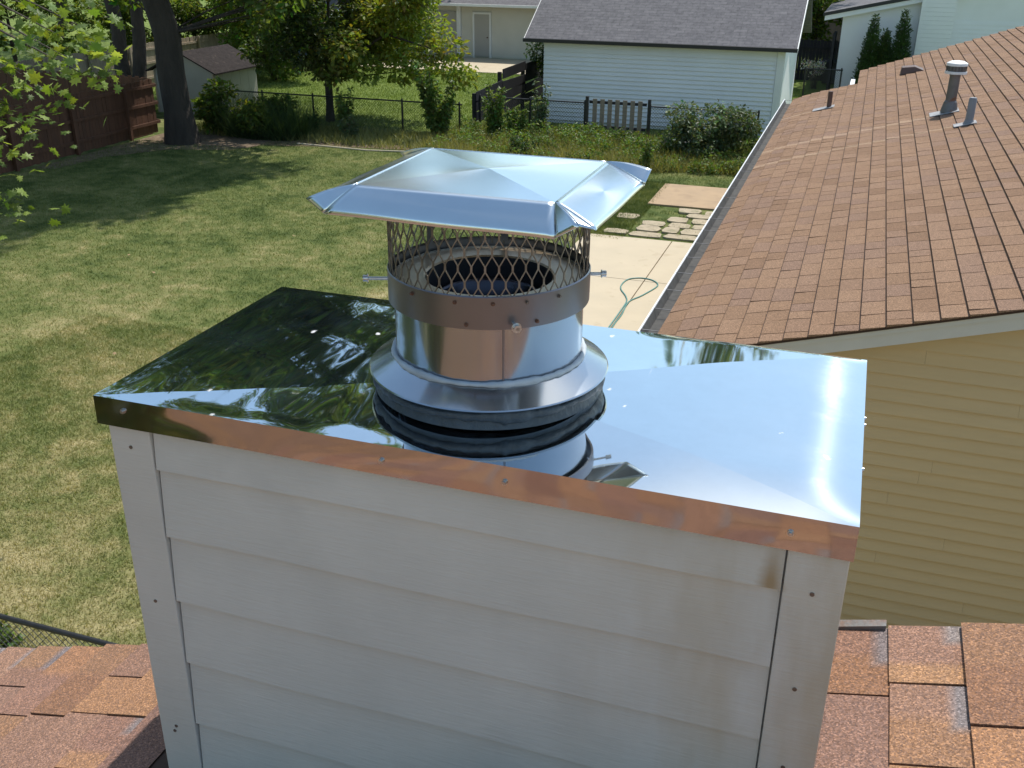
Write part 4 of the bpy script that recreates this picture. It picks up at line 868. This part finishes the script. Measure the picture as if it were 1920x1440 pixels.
# near maple: leaf-shaped leaves
def maple_leaf():
    o = [(0, -.35), (.10, -.12), (.42, -.22), (.34, -.02), (.55, .14), (.30, .17), (.33, .38), (.16, .32), (0, .62), (-.16, .32), (-.33, .38), (-.30, .17), (-.55, .14), (-.34, -.02), (-.42, -.22), (-.10, -.12)]
    return np.array([(0, .05, .05)]+[(x, y, -.10*(x*x+y*y)) for x, y in o]), [(0, 1+i, 1+(i+1) % 16) for i in range(16)]
mt = thing('maple_tree', (-13.6, 10.3, 0), 'maple with bright yellow green lobed leaves reaching over the lawn', 'tree')
tb = MB(); tb.tube([(-13.6, 10.3, -.05), (-13.5, 10.3, 2.2), (-13.3, 10.3, 5), (-13.2, 10.4, 8.5)], [.26, .2, .15, .06], 12); trk = tb.build('trunk', M['bark_dark'], mt)
bb = MB(); mc = []
tw = [(-9.01, 9.33, 5.2), (-9.01, 9.88, 5.11), (-8.61, 9.12, 4.84), (-7.06, 8.13, 5.19), (-7.1, 8.6, 4.93), (-7.04, 8.43, 5.31), (-7.28, 8.17, 4.88), (-8.57, 8.86, 4.6), (-8.53, 9.0, 4.42), (-8.51, 8.57, 4.31), (-8.6, 8.71, 4.03), (-8.4, 8.32, 3.94), (-6.75, 8.35, 4.88), (-7.18, 8.23, 4.73), (-8.85, 8.73, 4.71), (-9.26, 9.07, 4.99), (-9.01, 8.47, 4.18), (-9.43, 8.83, 4.56), (-8.57, 8.25, 3.28), (-8.87, 8.24, 3.32), (-8.7, 8.26, 3.79), (-8.96, 10.08, 5.45), (-8.9, 9.47, 5.58), (-7.1, 8.65, 5.59), (-9.25, 9.11, 5.42), (-6.68, 8.46, 5.25), (-7.17, 8.02, 5.09)]      # twig ends of the limbs that reach out over the lawn
for e in [q for i, q in enumerate(tw) if i not in (4, 5, 12, 25)]:
    e = Vector(e); s_ = Vector((-13.3, 10.4, min(8, max(3.0, e.z+.6)))); mid = s_.lerp(e, .55)+Vector((0, 0, .35))
    bb.tube([s_, mid, e], [.035, .018, .005], 5, False); mc.append(e)
bb.build('branches', M['bark_dark'], mt)
lv, lf = maple_leaf(); r = np.random.default_rng(5); leaf_me = []
for j in range(5):
    a = np.array([[.12, .19, .035], [.16, .22, .045], [.10, .165, .03], [.20, .25, .07], [.14, .21, .05]][j]); me = npmesh('leaf', lv, np.array(lf), False, np.tile(np.array([.6, 1.25, .8, 1.6, 1.0])[j]*a/np.array([.12, .19, .035]), (len(lv), 1))); me.materials.append(LM['maple']); leaf_me.append(me)  # leaf tones imitate highlights, sunlit leaves and shadowed leaves
crown_pts = []
for e in mc:
    for _ in range(32): crown_pts.append(e+Vector(r.normal(size=3)*np.array([.26, .26, .15])))
def leaf_rot(r):
    from mathutils import Euler
    return Euler((r.normal(.15, .55), r.normal(.1, .55), r.uniform(0, 6.28)))
def inframe(p):
    q = p-Vector((0, 0, K)); z = q.dot(cf); return abs(q.dot(cr)/z) < .52 and abs(q.dot(cu)/z) < .39
vispts = [p for p in crown_pts if inframe(p)]; r.shuffle(vispts); vispts = vispts[:300]; keys = set(tuple(p) for p in vispts)
crown = MB(); V_, F_, C_ = [], [], []; base = 0
others = [p for p in crown_pts if tuple(p) not in keys]
csx, rsx = clumps((-13.2, 10.3, 7.0), (3.6, 3.4, 3.6), 50, .7, 301, .35, lambda p: p[0] < -1.13*p[1]-.9 and p[2] > 2.8 and p[0]-.17*p[2] < -1.15*(p[1]-.5*p[2])-1.2)
for c_, q in zip(csx, rsx):
    for _ in range(90): others.append(Vector(c_+r.normal(size=3)*q*.6))
for p in others:
    R3 = np.array(leaf_rot(r).to_matrix()); s_ = r.uniform(.08, .155); V_.append(lv@R3.T*s_+np.array(p)); F_.append(np.array(lf)+base); base += len(lv); C_.append(np.tile(r.uniform(.75, 1.4)*np.array([r.uniform(.85, 1.3), 1, .9]), (len(lv), 1)))
cr_ = link('crown', npmesh('crown', np.concatenate(V_)-np.array(origin(mt)), np.concatenate(F_), False, np.concatenate(C_)), LM['maple'], mt); cr_['kind'] = 'stuff'
for i, p in enumerate(vispts):
    o = link('leaf', leaf_me[i % 5], None, cr_, p-origin(mt)); o.rotation_euler = leaf_rot(r); s_ = r.uniform(.08, .155); o.scale = (s_, s_, s_)

# ---------------------------------------------------------------- shrubs, saplings, weeds
cs, rs = clumps((-3.95, 30.0, .75), (1.5, .85, .75), 30, .42, 401, .3, lambda p: p[2] > .15)
shrub('leafy_shrub', (-3.9, 30.2), 'broad grey green leafy shrub against the garage wall by the gutter end', cs, rs, 7000, .13, LM['pale'], 402, droop=.5)
cs, rs = clumps((-19.0, 28.6, .8), (1.9, .8, .75), 24, .4, 411, .3, lambda p: p[2] > .1)
shrub('dark_grass_clump', (-18.9, 28.7), 'dark clump of arching tall grass and leaves beside the big trunk', cs, rs, 5000, .17, LM['oak'], 412)
V, F = blades(5000, (-19.6, -16.6), (27.9, 29.4), lambda x, y: np.hypot((x+18.1)/1.5, (y-28.6)/.75) < 1, .6, 1.7, .010, 413)
n_ = len(V)//3; cc = np.repeat(np.clip(rng.normal(.8, .2, (n_, 1))*np.array([[1, 1, 1.2]]), .3, 1.6), 3, 0)
rg = link('arching_grass', npmesh('arching_grass', V, F, False, cc), LM['shrub']); tag(rg, 'tall arching reed grass in front of the pale shed', 'grass', kind='stuff')
def sapling(x, y, h_, w_, n, label, lm, size=.13, seed=1, ns=5):
    r_ = np.random.default_rng(seed); cs = []; rs = []
    for k in range(ns):
        a = r_.uniform(0, 6.28); tx, ty = x+np.cos(a)*w_*r_.uniform(.2, 1), y+np.sin(a)*w_*.6
        hh = h_*r_.uniform(.65, 1.0)
        for t in np.linspace(.22, 1, 7): cs.append((x+(tx-x)*t, y+(ty-y)*t, hh*t)); rs.append(.26*(1.15-t*.75)*max(.6, w_))
    return shrub('sapling', (x, y), label, cs, rs, n, size, lm, seed, cat='sapling', stems=cs[6::7])
sapling(-12.7, 30.0, 2.35, .75, 3600, 'tall dense sapling in front of the post where two fences meet', LM['weed'], .15, 501, 8)
sapling(-15.9, 29.9, 1.5, .45, 1500, 'slender sapling before the chain link beside the young yard tree', LM['weed'], .13, 502)
sapling(-15.3, 29.2, .75, .5, 1300, 'low silvery green plant at the foot of the slender sapling', LM['pale'], .09, 503)
sapling(-11.0, 30.7, 1.75, .5, 1500, 'leafy sapling against the dark board fence', LM['weed'], .14, 504)
sapling(-9.75, 31.5, 1.75, .35, 900, 'thin pale sapling in front of the garage wall corner', LM['pale'], .12, 505, 4)
sapling(-10.3, 30.8, 1.1, .6, 1500, 'bushy weed plant at the foot of the garage corner', LM['weed'], .12, 506)
sapling(-17.0, 29.6, .7, .4, 700, 'small leafy plant at the base of the young yard tree', LM['shrub'], .1, 507)
sapling(-5.55, 27.9, .95, .35, 600, 'lone green weed standing at the edge of the rough patch', LM['weed'], .1, 508)
sapling(-9.2, 28.6, .6, .7, 1200, 'low spreading dark weed within the rough patch', LM['shrub'], .1, 509)
cs, rs = clumps((-11.15, 38.0, 2.2), (1.1, .9, 1.25), 18, .42, 601, .3); shrub('tall_shrub', (-11.3, 38.0), 'tall feathery shrub at the left corner of the white garage', cs, rs, 3600, .15, LM['shrub'], 602)
cs += []
# weed patch: tall rough growth in front of the garage fence
r_ = np.random.default_rng(9); cs = []; rs = []
for _ in range(190):
    x = r_.uniform(-12.2, -2.7); y = r_.uniform(27.9, 31.8); cs.append((x, y, r_.uniform(.08, .3)*(1.3 if y > 29 else .7))); rs.append(r_.uniform(.16, .4))
V, F, c = leaf_cloud(cs, rs, 24000, .10, 610, flat=.8)
wd = link('weed_leaves', npmesh('weed_leaves', V, F, False, c), LM['weed']); tag(wd, 'low leafy weeds of the rough patch in front of the garage', 'weeds', kind='stuff')
V, F = blades(26000, (-12.6, -2.4), (27.2, 32), lambda x, y: (y > 27.7+.35*np.sin(x*1.3)), .15, .55, .010, 611)
n_ = len(V)//3; cc = np.repeat(np.clip(rng.normal(1, .25, (n_, 1))*np.array([[1.05, 1, .9]]), .4, 1.8), 3, 0)
wg_ = link('weed_grass', npmesh('weed_grass', V, F, False, cc), LM['straw']); tag(wg_, 'tall dry rough grass of the patch before the slatted gate', 'grass', kind='stuff')
V, F = blades(9000, (-21.4, -12), (27.4, 30.6), lambda x, y: (y > 28.0), .1, .4, .010, 612)
n_ = len(V)//3; cc = np.repeat(np.clip(rng.normal(1, .25, (n_, 1))*np.array([[1.0, 1, .9]]), .4, 1.8), 3, 0)
wg2 = link('border_grass', npmesh('border_grass', V, F, False, cc), LM['straw']); tag(wg2, 'unmown grass strip along the foot of the chain link fence', 'grass', kind='stuff')
# arborvitae against the white house
for i, (x, h_, w_, lab) in enumerate(((.05, 3.25, .42, 'conical dark arborvitae, the one farthest from the chimney bay'), (.55, 2.75, .38, 'shortest conical arborvitae, in the middle of the trio'), (1.15, 3.5, .40, 'tallest conical arborvitae, next to the white chimney bay'))):
    t = thing('arborvitae', (x, 44.2, 0), lab, 'tree', 'arborvitae trio'); MB().tube([(x, 44.2, 0), (x, 44.2, h_*.9)], [.06, .02], 8).build('trunk', M['bark_dark'], t)
    cs = []; rs = []
    for k in range(26): q = k/25; cs.append((x, 44.2, .15+q*(h_-.25))); rs.append(1.25*w_*(1.05-q)**.7+.06)
    V, F, c = leaf_cloud(cs, rs, 9000, .12, 700+i, flat=.8, droop=-.9, aspect=.4); link('crown', npmesh('crown', V-np.array((x, 44.2, 0)), F, False, c), LM['ever'], t)
# things in the shaded gap between garage and white house
cs, rs = clumps((-2.55, 52.5, 2.6), (1.5, 1.0, 1.6), 18, .6, 720, .3); tree('shade_tree', (-2.55, 52.5), 'dark small tree in the shaded gap past the garage', [wob([(-2.55, 52.5, 0), (-2.55, 52.5, 2.6)], (.12, .06), 8)], cs, rs, 3000, .22, LM['oak'], M['bark_dark'], 721)
LM['flower'] = leafmat('white_flower', (.62, .60, .55), .2)
cs, rs = clumps((-2.1, 46.9, .95), (.45, .4, .5), 14, .22, 730, .3); shrub('flowering_shrub', (-2.1, 46.9), 'white flowering shrub in the shaded gap past the garage', cs, rs, 500, .10, LM['flower'], 731)
bn = thing('wheeled_bin', (-1.55, 48.6, 0), 'dark wheeled rubbish bin in front of the black board fence', 'bin')
MB().hexa([(-1.83, 48.35, .08), (-1.27, 48.35, .08), (-1.27, 48.85, .08), (-1.83, 48.85, .08), (-1.88, 48.3, 1.0), (-1.22, 48.3, 1.0), (-1.22, 48.9, 1.0), (-1.88, 48.9, 1.0)]).build('body', M['black_metal'], bn, .02)
MB().hexa([(-1.9, 48.27, 1.005), (-1.2, 48.27, 1.005), (-1.2, 48.95, 1.005), (-1.9, 48.95, 1.005), (-1.86, 48.32, 1.08), (-1.24, 48.32, 1.08), (-1.24, 48.9, 1.12), (-1.86, 48.9, 1.12)]).build('lid', M['black_metal'], bn, .02)
for x in (-1.85, -1.29): MB().tube([(x, 48.88, .1), (x+.05, 48.88, .1)], [.1, .1], 14).build('wheel', M['black_metal'], bn)
# plant and white edging behind the near chain link fence
sapling(-6.75, 5.45, .22, .3, 300, 'bright green broad leaved plant behind the near chain link fence', LM['weed'], .09, 801)
eg = MB().tube([(-8.6, 5.15, .05), (-7.0, 5.12, .05), (-6.35, 5.08, .05)], [.05, .05, .05], 12).build('white_drain_pipe', M['trim_white']); tag(eg, 'white drain pipe on the ground behind the near chain link fence', 'pipe')
# concrete edging along the bed and fallen leaves
ed = MB().tube([(-16.5, 27.75, .02), (-14.0, 27.55, .02), (-10.8, 28.2, .02)], .03, 6).build('bed_edging', M['concrete']); tag(ed, 'thin pale edging line between the lawn and the fence bed', 'edging')
M['dead_leaf'] = plain('dead_leaf', (.24, .16, .08), .8, .4, 9)
for i, (x, y) in enumerate(((-12.4, 15.2), (-9.6, 12.3), (-10.4, 11.6), (-8.7, 16.2), (-13.6, 16.0), (-9.1, 10.2), (-7.8, 11.0), (-11.2, 18.4), (-7.9, 19.4))):
    me = npmesh('fallen_leaf', lv*.075*np.array([1, 1, .4]), np.array(lf)); o = link('fallen_leaf', me, M['dead_leaf'], None, (x, y, .055)); o.rotation_euler = (.3*math.sin(i*3), .3*math.cos(i*5), i*1.3)
    tag(o, 'small dry brown leaf lying on the mown lawn', 'leaf', 'dry leaves on the lawn')
